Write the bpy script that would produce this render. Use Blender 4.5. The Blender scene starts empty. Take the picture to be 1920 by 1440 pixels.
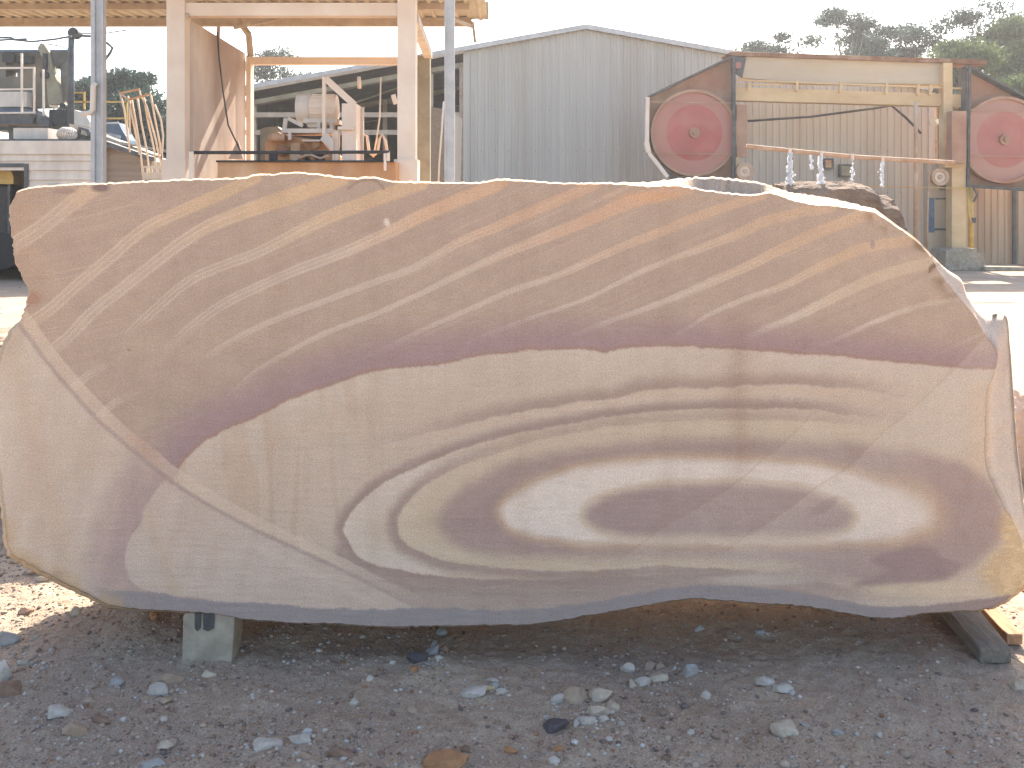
import bpy, bmesh, math, random
import numpy as np
from mathutils import Vector, Matrix

random.seed(7)
RNG = np.random.default_rng(11)
scene = bpy.context.scene
COL = scene.collection

# ------------------------------------------------------------------ camera, sky, sun, exposure
EYE, HORIZ, FPX = 1.6, 395.0, 1700.0          # eye height (m), horizon row and focal length of the 1920x1440 photograph
cam_d = bpy.data.cameras.new("camera")
cam = bpy.data.objects.new("camera", cam_d); COL.objects.link(cam)
cam.location = (0, 0, EYE); cam.rotation_euler = (math.radians(90), 0, 0)
cam_d.sensor_width = 36; cam_d.lens = 36 * FPX / 1920
cam_d.shift_y = -(720 - HORIZ) / 1920
cam_d.clip_start = 0.05; cam_d.clip_end = 2000
scene.camera = cam

SUN_EL, SUN_AZ = 39.0, 9.0
w = bpy.data.worlds.new("World"); scene.world = w; w.use_nodes = True
nt = w.node_tree; nt.nodes.clear()
sky = nt.nodes.new("ShaderNodeTexSky"); sky.sky_type = 'NISHITA'; sky.sun_disc = False
sky.sun_elevation = math.radians(SUN_EL); sky.sun_rotation = math.radians(SUN_AZ)
sky.air_density = 1.0; sky.dust_density = 2.5; sky.ozone_density = 1.0
bg = nt.nodes.new("ShaderNodeBackground"); bg.inputs[1].default_value = 0.15
wo = nt.nodes.new("ShaderNodeOutputWorld")
nt.links.new(sky.outputs[0], bg.inputs[0]); nt.links.new(bg.outputs[0], wo.inputs[0])
sd = bpy.data.lights.new("sun", 'SUN'); sd.energy = 5.0; sd.angle = math.radians(0.5); sd.color = (1, 0.93, 0.82)
so = bpy.data.objects.new("sun", sd); COL.objects.link(so)
e, a = math.radians(SUN_EL), math.radians(SUN_AZ)
sun_dir = Vector((math.sin(a) * math.cos(e), math.cos(a) * math.cos(e), math.sin(e)))
so.rotation_euler = sun_dir.to_track_quat('Z', 'Y').to_euler(); so.location = (5, 20, 30)
scene.view_settings.view_transform = 'Standard'; scene.view_settings.look = 'None'
scene.view_settings.exposure = 1.72; scene.view_settings.gamma = 1
scene.cycles.max_bounces = 8

# ------------------------------------------------------------------ helpers
def P(px, py, D):
    return ((px - 960) / FPX * D, D, EYE + (HORIZ - py) / FPX * D)
def PX(px, D): return (px - 960) / FPX * D
def PZ(py, D): return EYE + (HORIZ - py) / FPX * D
def lin(c):
    c = np.asarray(c, float) / 255.0
    return np.where(c <= 0.04045, c / 12.92, ((c + 0.055) / 1.055) ** 2.4)

def tag(o, label=None, cat=None, group=None, kind=None):
    if label: o['label'] = label
    if cat: o['category'] = cat
    if group: o['group'] = group
    if kind: o['kind'] = kind
    return o
ORG = {}
def empty(name, loc, label, cat, group=None):
    o = bpy.data.objects.new(name, None); COL.objects.link(o); o.location = loc
    o.empty_display_size = 0.2
    ORG[o.name] = Vector(loc)
    return tag(o, label, cat, group)

class MB:
    def __init__(s): s.v = []; s.f = []; s.sm = []
    def add(s, vs, fs, smooth=False):
        n = len(s.v); s.v += [tuple(v) for v in vs]
        s.f += [tuple(i + n for i in f) for f in fs]; s.sm += [smooth] * len(fs); return s
    def box(s, x0, x1, y0, y1, z0, z1):
        return s.add([(x0,y0,z0),(x1,y0,z0),(x1,y1,z0),(x0,y1,z0),(x0,y0,z1),(x1,y0,z1),(x1,y1,z1),(x0,y1,z1)],
              [(0,3,2,1),(4,5,6,7),(0,1,5,4),(1,2,6,5),(2,3,7,6),(3,0,4,7)])
    def pbox(s, px0, px1, py0, py1, D, d):      # a box whose front spans those image rows/columns at distance D, depth d
        return s.box(PX(px0, D), PX(px1, D), D, D + d, PZ(py1, D), PZ(py0, D))
    def prism(s, pts, D, d):                     # outline (px) with real distance and thickness
        q = [P(x, y, D) for x, y in pts]; n = len(q)
        area = sum(q[i][0]*q[(i+1)%n][2]-q[(i+1)%n][0]*q[i][2] for i in range(n))
        if area < 0: q = q[::-1]
        vs = q + [(x, y + d, z) for x, y, z in q]
        fs = [tuple(range(n)), tuple(range(2*n-1, n-1, -1))]
        fs += [(i, i + n, (i + 1) % n + n, (i + 1) % n) for i in range(n)]
        return s.add(vs, fs)
    def tube(s, pts, r, n=8, smooth=True):
        pts = [Vector(p) for p in pts]; m = len(pts)
        rr = r if isinstance(r, (list, tuple)) else [r] * m
        t0 = (pts[1] - pts[0]).normalized()
        ref = Vector((0, 0, 1)) if abs(t0.z) < 0.9 else Vector((0, 1, 0))
        u = t0.cross(ref).normalized(); vs = []
        for i, p in enumerate(pts):
            t = (pts[min(i+1, m-1)] - pts[max(i-1, 0)]).normalized()
            u = (u - t * u.dot(t)).normalized(); w_ = t.cross(u)
            for k in range(n):
                an = 2 * math.pi * k / n
                vs.append(p + (u * math.cos(an) + w_ * math.sin(an)) * rr[i])
        fs = []
        for i in range(m - 1):
            for k in range(n):
                k2 = (k + 1) % n
                fs.append((i*n+k, (i+1)*n+k, (i+1)*n+k2, i*n+k2))
        fs.append(tuple(range(n))); fs.append(tuple((m-1)*n + k for k in range(n-1, -1, -1)))
        return s.add(vs, fs, smooth)
    def bar(s, p, q, wd, ht=None):               # square section bar between two points
        p, q = Vector(p), Vector(q); t = (q - p).normalized(); ht = ht or wd
        ref = Vector((0, 1, 0)) if abs(t.y) < 0.9 else Vector((1, 0, 0))
        u = t.cross(ref).normalized() * wd / 2; v = t.cross(u).normalized() * ht / 2
        vs = [p-u-v, p+u-v, p+u+v, p-u+v, q-u-v, q+u-v, q+u+v, q-u+v]
        return s.add(vs, [(0,3,2,1),(4,5,6,7),(0,1,5,4),(1,2,6,5),(2,3,7,6),(3,0,4,7)])
    def disc(s, c, r, d, n=48, axis='y', r2=None):  # short cylinder, axis along y (or x, z)
        r2 = r if r2 is None else r2
        vs = []
        for j, (off, rad) in enumerate(((0, r), (d, r2))):
            for k in range(n):
                an = 2*math.pi*k/n; ca, sa = math.cos(an)*rad, math.sin(an)*rad
                if axis == 'y': vs.append((c[0]+ca, c[1]+off, c[2]+sa))
                elif axis == 'x': vs.append((c[0]+off, c[1]+ca, c[2]+sa))
                else: vs.append((c[0]+ca, c[1]+sa, c[2]+off))
        fs = [tuple(range(n)), tuple(range(2*n-1, n-1, -1))] + [(k, (k+1)%n, (k+1)%n+n, k+n) for k in range(n)]
        return s.add(vs, fs)
    def ring(s, c, r0, r1, d, n=48):             # annulus with depth along y
        vs = []
        for off, rad in ((0, r0), (0, r1), (d, r1), (d, r0)):
            for k in range(n):
                an = 2*math.pi*k/n; vs.append((c[0]+math.cos(an)*rad, c[1]+off, c[2]+math.sin(an)*rad))
        fs = []
        for j in range(4):
            for k in range(n):
                k2 = (k+1) % n; j2 = (j+1) % 4
                fs.append((j*n+k, j*n+k2, j2*n+k2, j2*n+k))
        return s.add(vs, fs)
    def build(s, name, mat, parent=None, bevel=0):
        me = bpy.data.meshes.new(name)
        org = Vector((0, 0, 0))
        if parent is not None: org = ORG[parent.name]
        me.from_pydata([tuple(Vector(v) - org) for v in s.v], [], s.f); me.update()
        bm = bmesh.new(); bm.from_mesh(me); bmesh.ops.recalc_face_normals(bm, faces=bm.faces); bm.to_mesh(me); bm.free()
        me.polygons.foreach_set('use_smooth', s.sm)
        me.materials.append(mat)
        o = bpy.data.objects.new(name, me); COL.objects.link(o)
        if parent is not None: o.parent = parent
        ORG[o.name] = org
        if bevel:
            b = o.modifiers.new('bevel', 'BEVEL'); b.width = bevel; b.segments = 2; b.limit_method = 'ANGLE'
        return o

# ------------------------------------------------------------------ materials
def mat(name, c1, c2=None, scale=6, rough=0.8, bump=0.3, metal=0, detail=6, c3=None, lo=0.35, hi=0.7, bscale=None, stretch=None, dist=0.01, c3s=0.6):
    m = bpy.data.materials.new(name); m.use_nodes = True; nt = m.node_tree; N = nt.nodes; L = nt.links
    b = N["Principled BSDF"]; b.inputs["Roughness"].default_value = rough; b.inputs["Metallic"].default_value = metal
    b.inputs["Specular IOR Level"].default_value = 0.3
    tc = N.new("ShaderNodeTexCoord"); mp = N.new("ShaderNodeMapping"); L.new(tc.outputs["Object"], mp.inputs[0])
    if stretch: mp.inputs["Scale"].default_value = stretch
    n1 = N.new("ShaderNodeTexNoise"); n1.inputs["Scale"].default_value = scale; n1.inputs["Detail"].default_value = detail
    n1.inputs["Roughness"].default_value = 0.62
    L.new(mp.outputs[0], n1.inputs["Vector"])
    r = N.new("ShaderNodeValToRGB"); L.new(n1.outputs["Fac"], r.inputs[0])
    c2 = c2 or [c * 0.7 for c in c1]
    r.color_ramp.elements[0].position = lo; r.color_ramp.elements[1].position = hi
    r.color_ramp.elements[0].color = (*c2, 1); r.color_ramp.elements[1].color = (*c1, 1)
    out = r.outputs[0]
    if c3:
        n3 = N.new("ShaderNodeTexNoise"); n3.inputs["Scale"].default_value = scale * 0.37; n3.inputs["Detail"].default_value = 8
        L.new(mp.outputs[0], n3.inputs["Vector"])
        mr = N.new("ShaderNodeMapRange"); L.new(n3.outputs["Fac"], mr.inputs[0]); mr.inputs[1].default_value = 0.5; mr.inputs[2].default_value = 0.68
        mr.inputs[4].default_value = c3s
        mx = N.new("ShaderNodeMix"); mx.data_type = 'RGBA'; L.new(mr.outputs[0], mx.inputs[0]); L.new(out, mx.inputs[6]); mx.inputs[7].default_value = (*c3, 1)
        out = mx.outputs[2]
    L.new(out, b.inputs["Base Color"])
    if bump:
        n2 = N.new("ShaderNodeTexNoise"); n2.inputs["Scale"].default_value = bscale or scale * 6; n2.inputs["Detail"].default_value = 6
        L.new(tc.outputs["Object"], n2.inputs["Vector"])
        bp = N.new("ShaderNodeBump"); bp.inputs["Strength"].default_value = bump; bp.inputs["Distance"].default_value = dist
        L.new(n2.outputs["Fac"], bp.inputs["Height"]); L.new(bp.outputs[0], b.inputs["Normal"])
    return m

M = {
 'cream': mat('cream_dusty_paint', (.80,.67,.53), (.70,.55,.42), 1.7, c3=(.5,.32,.19), stretch=(1,1,.8), c3s=.3),
 'white': mat('white_dusty_paint', (.68,.60,.50), (.54,.46,.38), 3, c3=(.34,.25,.18), stretch=(1,1,.4), c3s=.4),
 'galv': mat('galvanised_steel', (.50,.48,.45), (.38,.37,.35), 5, rough=.55, metal=.1),
 'roof': mat('underside_of_roof_sheet', (.56,.49,.37), (.42,.35,.25), 2, c3=(.3,.2,.12)),
 'purlin': mat('dusty_tan_steel', (.47,.38,.29), (.36,.28,.2), 4),
 'clad': mat('grey_wall_cladding', (.455,.42,.36), (.39,.36,.31), 1.2, rough=.6, bump=.1, stretch=(3,1,.15), c3=(.30,.24,.17), c3s=.35),
 'beigeclad': mat('beige_wall_cladding', (.48,.37,.25), (.36,.27,.18), 1.2, rough=.7, bump=.1, stretch=(3,1,.2), c3=(.16,.11,.08), c3s=.5),
 'ochre': mat('ochre_paint_with_rust', (.66,.48,.26), (.54,.36,.19), 2.2, c3=(.42,.22,.1), stretch=(.5,1,1), c3s=.5),
 'girder': mat('pale_dusty_girder_paint', (.58,.46,.32), (.48,.37,.25), 1.6, c3=(.55,.36,.17), stretch=(.35,1,1), c3s=.6),
 'boulder': mat('dark_brown_raw_stone', (.21,.14,.09), (.13,.08,.055), 3, rough=.95, bump=1, c3=(.3,.22,.16), dist=.05),
 'rustpale': mat('pale_rusty_steel', (.52,.33,.2), (.36,.2,.11), 4, c3=(.6,.46,.34)),
 'rust': mat('rusty_steel', (.30,.14,.07), (.18,.08,.04), 5, c3=(.45,.3,.18)),
 'mud': mat('orange_mud_stained_steel', (.58,.31,.14), (.42,.2,.09), 2.5, c3=(.68,.5,.34), stretch=(1,1,.5)),
 'red': mat('faded_red_paint', (.46,.17,.14), (.38,.15,.125), 1.6, c3=(.42,.27,.2), c3s=.85),
 'redbrown': mat('dusty_guard_steel', (.45,.27,.17), (.34,.19,.12), 2, c3=(.3,.1,.06)),
 'dark': mat('dark_greasy_steel', (.05,.05,.05), (.025,.025,.027), 4, rough=.6),
 'shedroof': mat('shade_darkened_sheet', (.16,.14,.11), (.10,.085,.07), 3),  # aged sheet, darkened further to put the bays' shade into its colour
 'sawbody': mat('dark_olive_steel', (.17,.155,.12), (.09,.085,.07), 2, c3=(.26,.2,.13)),
 'darkgrey': mat('dark_grey_steel', (.13,.13,.125), (.07,.07,.07), 4),
 'bluegrey': mat('blue_grey_machine_paint', (.12,.17,.22), (.07,.1,.14), 3, c3=(.3,.25,.2)),
 'olive': mat('dusty_olive_plate', (.32,.29,.2), (.22,.19,.13), 3),
 'concrete': mat('weathered_concrete', (.42,.36,.27), (.27,.225,.165), 14, rough=.95, bump=.8, c3=(.2,.14,.09), dist=.004, bscale=160),
 'groove_shade': mat('dark_groove_shade', (.1,.09,.085), (.07,.065,.06), 20),  # dark fill that imitates the shade inside the block's grooves
 'timber': mat('weathered_timber', (.24,.2,.155), (.13,.105,.08), 9, rough=.95, bump=.9, stretch=(6,.8,6), dist=.004),
 'timber2': mat('orange_brown_timber', (.42,.26,.15), (.28,.15,.08), 9, rough=.95, bump=.6, stretch=(6,.8,6), dist=.004),
 'block': mat('rough_brown_stone', (.38,.26,.17), (.24,.15,.1), 3, rough=.95, bump=1, c3=(.5,.4,.3), dist=.05),
 'blockpale': mat('orange_pink_sandstone', (.6,.42,.3), (.5,.32,.21), 4, rough=.95, bump=.8, dist=.02),
 'green': mat('dark_green_shade_cloth', (.03,.08,.05), (.02,.055,.035), 3),
 'bark': mat('grey_gum_bark', (.36,.3,.25), (.2,.16,.12), 5, rough=.95),
 'yellow': mat('dusty_yellow_paint', (.6,.4,.1), (.42,.27,.08), 4, rough=.5),
 'black': mat('black_rubber', (.03,.03,.03), (.02,.02,.02), 5, rough=.7, bump=0),
 'glass': mat('pale_lamp_glass', (.75,.8,.85), (.6,.66,.72), 5, rough=.15, bump=0),
}
def leafmat(name, c1, c2):
    m = bpy.data.materials.new(name); m.use_nodes = True; nt = m.node_tree; N = nt.nodes; L = nt.links
    N.remove(N["Principled BSDF"]); out = N["Material Output"]
    at = N.new("ShaderNodeAttribute"); at.attribute_name = "tone"
    mx = N.new("ShaderNodeMix"); mx.data_type = 'RGBA'; L.new(at.outputs["Fac"], mx.inputs[0]); mx.inputs[6].default_value = (*c1, 1); mx.inputs[7].default_value = (*c2, 1)
    d = N.new("ShaderNodeBsdfDiffuse"); t = N.new("ShaderNodeBsdfTranslucent"); g = N.new("ShaderNodeBsdfGlossy"); g.inputs["Roughness"].default_value = .45
    for n in (d, t): L.new(mx.outputs[2], n.inputs[0])
    g.inputs[0].default_value = (.3,.3,.3,1)
    s1 = N.new("ShaderNodeMixShader"); s1.inputs[0].default_value = .4; L.new(d.outputs[0], s1.inputs[1]); L.new(t.outputs[0], s1.inputs[2])
    s2 = N.new("ShaderNodeMixShader"); s2.inputs[0].default_value = .15; L.new(s1.outputs[0], s2.inputs[1]); L.new(g.outputs[0], s2.inputs[2])
    L.new(s2.outputs[0], out.inputs[0]); return m
M['leaf'] = leafmat('gum_leaves', (.028,.05,.045), (.07,.105,.08))
M['leafgreen'] = leafmat('bright_green_leaves', (.05,.085,.025), (.15,.18,.06))
M['leafdark'] = leafmat('dark_bluish_leaves', (.012,.035,.027), (.032,.07,.048))

# ------------------------------------------------------------------ numpy noise
_lat = RNG.random((512, 512))
def vnoise(x, y, seed=0):
    x = np.asarray(x) + seed * 37.31; y = np.asarray(y) + seed * 91.7
    xi = np.floor(x).astype(int); yi = np.floor(y).astype(int); fx = x - xi; fy = y - yi
    fx = fx*fx*(3-2*fx); fy = fy*fy*(3-2*fy)
    a_ = _lat[xi & 511, yi & 511]; b_ = _lat[(xi+1) & 511, yi & 511]; c_ = _lat[xi & 511, (yi+1) & 511]; d_ = _lat[(xi+1) & 511, (yi+1) & 511]
    return (a_*(1-fx)+b_*fx)*(1-fy)+(c_*(1-fx)+d_*fx)*fy
def fbm(x, y, o=4, seed=0, gain=.5):
    r = 0; amp = 1; tot = 0
    for i in range(o):
        r = r + amp * (vnoise(x*2**i, y*2**i, seed+i*3) - .5); tot += amp; amp *= gain
    return r / tot * 2        # about -1..1
def ss(a_, b_, x):
    t = np.clip((x - a_) / (b_ - a_), 0, 1); return t*t*(3-2*t)

def grid_mesh(name, V, nx, ny, mats, attrs=None, smooth=True, extra=None):
    """V (nx*ny,3) in row-major [j*nx+i]"""
    i = np.arange(nx - 1); j = np.arange(ny - 1); I, J = np.meshgrid(i, j)
    a_ = (J*nx + I).ravel(); F = np.stack([a_, a_+1, a_+nx+1, a_+nx], 1)
    if extra is not None:
        V = np.vstack([V, extra[0]]); F = np.vstack([F, extra[1]])
    me = bpy.data.meshes.new(name)
    me.vertices.add(len(V)); me.vertices.foreach_set('co', V.astype(np.float32).ravel())
    me.loops.add(F.size); me.loops.foreach_set('vertex_index', F.astype(np.int32).ravel())
    me.polygons.add(len(F)); me.polygons.foreach_set('loop_start', np.arange(0, F.size, 4, dtype=np.int32))
    me.polygons.foreach_set('use_smooth', np.ones(len(F), bool) if smooth else np.zeros(len(F), bool))
    me.update(calc_edges=True); me.validate()
    for m_ in mats: me.materials.append(m_)
    for k, (typ, arr) in (attrs or {}).items():
        at = me.attributes.new(k, typ, 'POINT')
        at.data.foreach_set('color' if typ == 'FLOAT_COLOR' else 'value', arr.astype(np.float32).ravel())
    o = bpy.data.objects.new(name, me); COL.objects.link(o); ORG[o.name] = Vector((0,0,0)); return o
# ------------------------------------------------------------------ ground: one sheet to the horizon
def ground_h(x, y):
    h = 0.020 * fbm(x*1.3, y*1.3, 4, 5)
    near = np.exp(-np.maximum(0, np.hypot(x, y-3.2) - 3) / 3)
    h = h + near * (0.014 * fbm(x*7, y*7, 4, 9) + 0.0075 * fbm(x*34, y*34, 4, 2))
    # low mound of soil under the left end of the slab
    h = h + 0.045 * np.exp(-(((x + 1.42) / .33) ** 2 + ((y - 3.55) / .3) ** 2))
    h = h - 0.03 * np.exp(-(((x - .2) / 1.1) ** 2 + ((y - 3.35) / .12) ** 2)) * .5
    far = np.clip((y - 6) / 10, 0, 1)
    return h * (1 - .5 * far)
def graded(lo, hi, step, outer_lo, outer_hi, k=1.16):
    c = list(np.arange(lo, hi, step)); s_ = step; v = c[-1]
    up = []
    while v < outer_hi: s_ *= k; v += s_; up.append(v)
    s_ = step; v = c[0]; dn = []
    while v > outer_lo: s_ *= k; v -= s_; dn.append(v)
    return np.array(dn[::-1] + c + up)
gx = graded(-2.1, 2.1, .0065, -180, 180); gy = graded(2.45, 4.3, .0065, -20, 260, 1.13)
GX, GY = np.meshgrid(gx, gy)
GZ = ground_h(GX, GY)

def ground_mat():
    m = bpy.data.materials.new('dusty_quarry_ground'); m.use_nodes = True; nt = m.node_tree; N = nt.nodes; L = nt.links
    b = N["Principled BSDF"]; b.inputs["Roughness"].default_value = .95; b.inputs["Specular IOR Level"].default_value = .15
    tc = N.new("ShaderNodeTexCoord")
    def noise(sc, det=6, ro=.6, vec=None):
        n = N.new("ShaderNodeTexNoise"); n.inputs["Scale"].default_value = sc; n.inputs["Detail"].default_value = det; n.inputs["Roughness"].default_value = ro
        L.new(vec or tc.outputs["Object"], n.inputs["Vector"]); return n.outputs["Fac"]
    def ramp(f, stops):
        r = N.new("ShaderNodeValToRGB"); L.new(f, r.inputs[0]); el = r.color_ramp.elements
        while len(el) < len(stops): el.new(.5)
        for e_, (p, c) in zip(el, stops): e_.position = p; e_.color = (*c, 1)
        return r.outputs[0]
    def mix(f, a_, b_, mode='MIX'):
        x = N.new("ShaderNodeMix"); x.data_type = 'RGBA'; x.blend_type = mode
        if isinstance(f, float): x.inputs[0].default_value = f
        else: L.new(f, x.inputs[0])
        L.new(a_, x.inputs[6])
        if isinstance(b_, tuple): x.inputs[7].default_value = (*b_, 1)
        else: L.new(b_, x.inputs[7])
        return x.outputs[2]
    def mr(f, a_, b_, c=0, d=1):
        n = N.new("ShaderNodeMapRange"); L.new(f, n.inputs[0]); n.inputs[1].default_value = a_; n.inputs[2].default_value = b_; n.inputs[3].default_value = c; n.inputs[4].default_value = d
        return n.outputs[0]
    base = ramp(noise(2.2, 8, .65), [(.32, (.315,.205,.115)), (.5, (.395,.27,.165)), (.68, (.46,.335,.215))])
    base = mix(mr(noise(9, 8, .7), .52, .72), base, (.50,.39,.27))            # pale powder patches
    base = mix(mr(noise(30, 8, .75), .5, .7, 0, .8), base, (.21,.14,.10))      # darker damp crumbs
    base = mix(mr(noise(5, 8, .75), .56, .62, 0, .8), base, (.37,.22,.13))     # orange soil
    gr = noise(170, 4, .7)
    base = mix(mr(noise(.9, 6, .6), .45, .65, 0, .55), base, (.24,.165,.115))      # broad damp areas
    base = mix(mr(gr, .3, .7, 0, .45), base, ramp(gr, [(.35, (.13,.10,.08)), (.6, (.62,.56,.49))]), 'MIX')
    v = N.new("ShaderNodeTexVoronoi"); v.inputs["Scale"].default_value = 95; L.new(tc.outputs["Object"], v.inputs["Vector"])
    peb = mr(v.outputs["Distance"], .22, .34, 1, 0)
    sel = mr(noise(7, 5, .6), .48, .6)
    mm = N.new("ShaderNodeMath"); mm.operation = 'MULTIPLY'; L.new(peb, mm.inputs[0]); L.new(sel, mm.inputs[1])
    pc = ramp(N.new("ShaderNodeSeparateColor").outputs[0] if False else v.outputs["Color"], [(.2, (.2,.14,.1)), (.6, (.36,.28,.21)), (.95, (.5,.44,.37))])
    base = mix(mm.outputs[0], base, pc)
    L.new(base, b.inputs["Base Color"])
    add = N.new("ShaderNodeMath"); add.operation = 'ADD'; L.new(gr, add.inputs[0])
    ml = N.new("ShaderNodeMath"); ml.operation = 'MULTIPLY'; L.new(mm.outputs[0], ml.inputs[0]); ml.inputs[1].default_value = 1.2; L.new(ml.outputs[0], add.inputs[1])
    bp = N.new("ShaderNodeBump"); bp.inputs["Strength"].default_value = .8; bp.inputs["Distance"].default_value = .005
    L.new(add.outputs[0], bp.inputs["Height"])
    bp2 = N.new("ShaderNodeBump"); bp2.inputs["Strength"].default_value = .7; bp2.inputs["Distance"].default_value = .02
    L.new(noise(22, 8, .7), bp2.inputs["Height"]); L.new(bp.outputs[0], bp2.inputs["Normal"]); L.new(bp2.outputs[0], b.inputs["Normal"])
    return m
M['ground'] = ground_mat()
g = grid_mesh('ground', np.stack([GX.ravel(), GY.ravel(), GZ.ravel()], 1), len(gx), len(gy), [M['ground']])
tag(g, kind='structure')

# ------------------------------------------------------------------ the banded sandstone slab
SD = 3.2                                       # distance of the sawn face
def cr(pts, closed=False, n=8):
    p = np.array(pts, float); out = []
    m = len(p); rng = range(m if closed else m - 1)
    for i in rng:
        if closed: p0, p1, p2, p3 = p[(i-1) % m], p[i], p[(i+1) % m], p[(i+2) % m]
        else: p0, p1, p2, p3 = p[max(i-1, 0)], p[i], p[i+1], p[min(i+2, m-1)]
        for k in range(n):
            t = k / n
            out.append(.5*((2*p1)+(-p0+p2)*t+(2*p0-5*p1+4*p2-p3)*t*t+(-p0+3*p1-3*p2+p3)*t**3))
    if not closed: out.append(p[-1])
    return np.array(out)
cgx = np.arange(-80, 2000, 4.0); cgy = np.arange(280, 1230, 4.0); CX, CY = np.meshgrid(cgx, cgy)
def seg_dist(poly, closed):
    best = np.full(CX.shape, 1e9); bt = np.zeros(CX.shape); bs = np.zeros(CX.shape)
    q = poly if not closed else np.vstack([poly, poly[:1]])
    L = np.r_[0, np.cumsum(np.hypot(*np.diff(q, axis=0).T))]; tot = L[-1]
    for i in range(len(q) - 1):
        ax, ay = q[i]; bx_, by_ = q[i+1]; dx, dy = bx_-ax, by_-ay; l2 = dx*dx+dy*dy
        if l2 < 1e-9: continue
        t = np.clip(((CX-ax)*dx+(CY-ay)*dy)/l2, 0, 1)
        d = np.hypot(CX-ax-t*dx, CY-ay-t*dy); m_ = d < best
        best = np.where(m_, d, best); bt = np.where(m_, (L[i]+t*math.sqrt(l2))/tot, bt)
        bs = np.where(m_, np.sign(dx*(CY-ay)-dy*(CX-ax)), bs)
    return best, bt, bs
def inside(poly):
    r = np.zeros(CX.shape, bool); m = len(poly)
    for i in range(m):
        x0, y0 = poly[i]; x1, y1 = poly[(i+1) % m]
        if y0 == y1: continue
        c = ((y0 > CY) != (y1 > CY)) & (CX < (x1-x0)*(CY-y0)/(y1-y0)+x0); r ^= c
    return r
def sampler(F):
    def f(x, y):
        u = np.clip((x-cgx[0])/4, 0, len(cgx)-1.001); v = np.clip((y-cgy[0])/4, 0, len(cgy)-1.001)
        i = u.astype(int); j = v.astype(int); fu = u-i; fv = v-j
        return (F[j,i]*(1-fu)+F[j,i+1]*fu)*(1-fv)+(F[j+1,i]*(1-fu)+F[j+1,i+1]*fu)*fv
    return f
def closed_sdf(pts):
    q = cr(pts, True, 5); d, _, _ = seg_dist(q, True); return sampler(np.where(inside(q), d, -d))
def open_sdf(pts):                              # + on the lower / right-hand side (as drawn left to right)
    q = cr(pts, False, 5); d, t, s_ = seg_dist(q, False); return sampler(d*s_), sampler(t)

top_f = [(28,372),(35,360),(60,353),(110,349),(165,346),(200,345),(290,341),(345,338),(400,337),(455,335),(475,330),(510,328),(560,325),(610,330),(660,336),(700,334),(735,341),(780,343),(850,344),(900,344),(935,338),(980,340),(1040,344),(1100,345),(1165,346),(1220,350),(1270,349),(1310,356),(1360,363),(1413,367),(1445,362),(1480,374),(1520,383),(1560,386),(1600,392),(1640,398)]
top_o = [(27,371),(34,358),(60,350.5),(110,347),(165,343),(200,342.5),(290,338.5),(345,335.5),(400,334.5),(455,332),(475,327),(510,325.5),(560,322.5),(610,327.5),(660,333),(700,331),(735,338.5),(780,340),(850,341.5),(900,341),(935,335),(980,337),(1040,341.5),(1100,342.5),(1165,342),(1220,341),(1270,335),(1310,332),(1360,333),(1413,340),(1445,348),(1480,360),(1520,365),(1560,372),(1600,382),(1640,391)]
rt_f = [(1640,398),(1680,425),(1715,450),(1745,482),(1760,510),(1790,550),(1825,590),(1845,625),(1868,660),(1864,700),(1850,735),(1847,800),(1848,870),(1865,915),(1885,955),(1905,990),(1918,1030),(1922,1065),(1921,1095)]
rt_o = [(1640,391),(1682,422),(1717,447),(1749,480),(1774,504),(1802,524),(1815,557),(1845,589),(1885,590),(1893,640),(1898,700),(1902,760),(1907,830),(1914,890),(1920,945),(1927,1000),(1934,1040),(1934,1070),(1929,1099)]
lf_f = [(28,372),(20,390),(20,420),(25,450),(31,490),(45,525),(56,552),(46,585),(38,605),(20,625),(4,660),(-12,720),(-18,800),(-6,860),(0,900),(7,960),(11,1000),(20,1038)]
lf_o = [(27,371),(18.5,390),(18,420),(23,450),(29,490),(43,525),(54,552),(43,585),(35,603),(16,622),(0,658),(-17,720),(-24,800),(-12,860),(-5,900),(1,960),(5,1002),(14,1042)]
bt_f = [(20,1038),(60,1060),(110,1086),(160,1110),(200,1132),(260,1141),(350,1146),(420,1152),(460,1160),(540,1166),(620,1168),(700,1173),(760,1174),(850,1172),(950,1171),(1020,1167),(1090,1155),(1150,1145),(1220,1133),(1290,1122),(1350,1124),(1420,1130),(1480,1133),(1540,1140),(1590,1150),(1650,1158),(1690,1156),(1740,1148),(1790,1145),(1840,1142),(1880,1128),(1921,1095)]
bt_o = [(14,1042),(56,1068),(107,1094),(157,1118),(199,1138),(260,1145),(350,1149),(420,1154),(460,1162),(540,1168),(620,1170.5),(700,1175.5),(760,1176.5),(850,1174.5),(950,1173),(1020,1169),(1090,1157),(1150,1147),(1220,1135),(1290,1124),(1350,1126),(1420,1132),(1480,1135),(1540,1142),(1590,1152),(1650,1160),(1690,1158),(1740,1150),(1790,1147),(1840,1145),(1882,1133),(1929,1099)]
NS, NT = 1320, 600
def resample(f, o, n):
    a_ = cr(f, False, 10); b_ = cr(o, False, 10)
    L = np.r_[0, np.cumsum(np.hypot(*np.diff(a_, axis=0).T))]; q = np.linspace(0, L[-1], n)
    return np.stack([np.interp(q, L, a_[:,0]), np.interp(q, L, a_[:,1])], 1), np.stack([np.interp(q, L, b_[:,0]), np.interp(q, L, b_[:,1])], 1)
T, To = resample(top_f, top_o, NS); B, Bo = resample(bt_f, bt_o, NS)
Lf, Lo = resample(lf_f, lf_o, NT); R, Ro = resample(rt_f, rt_o, NT)
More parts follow.
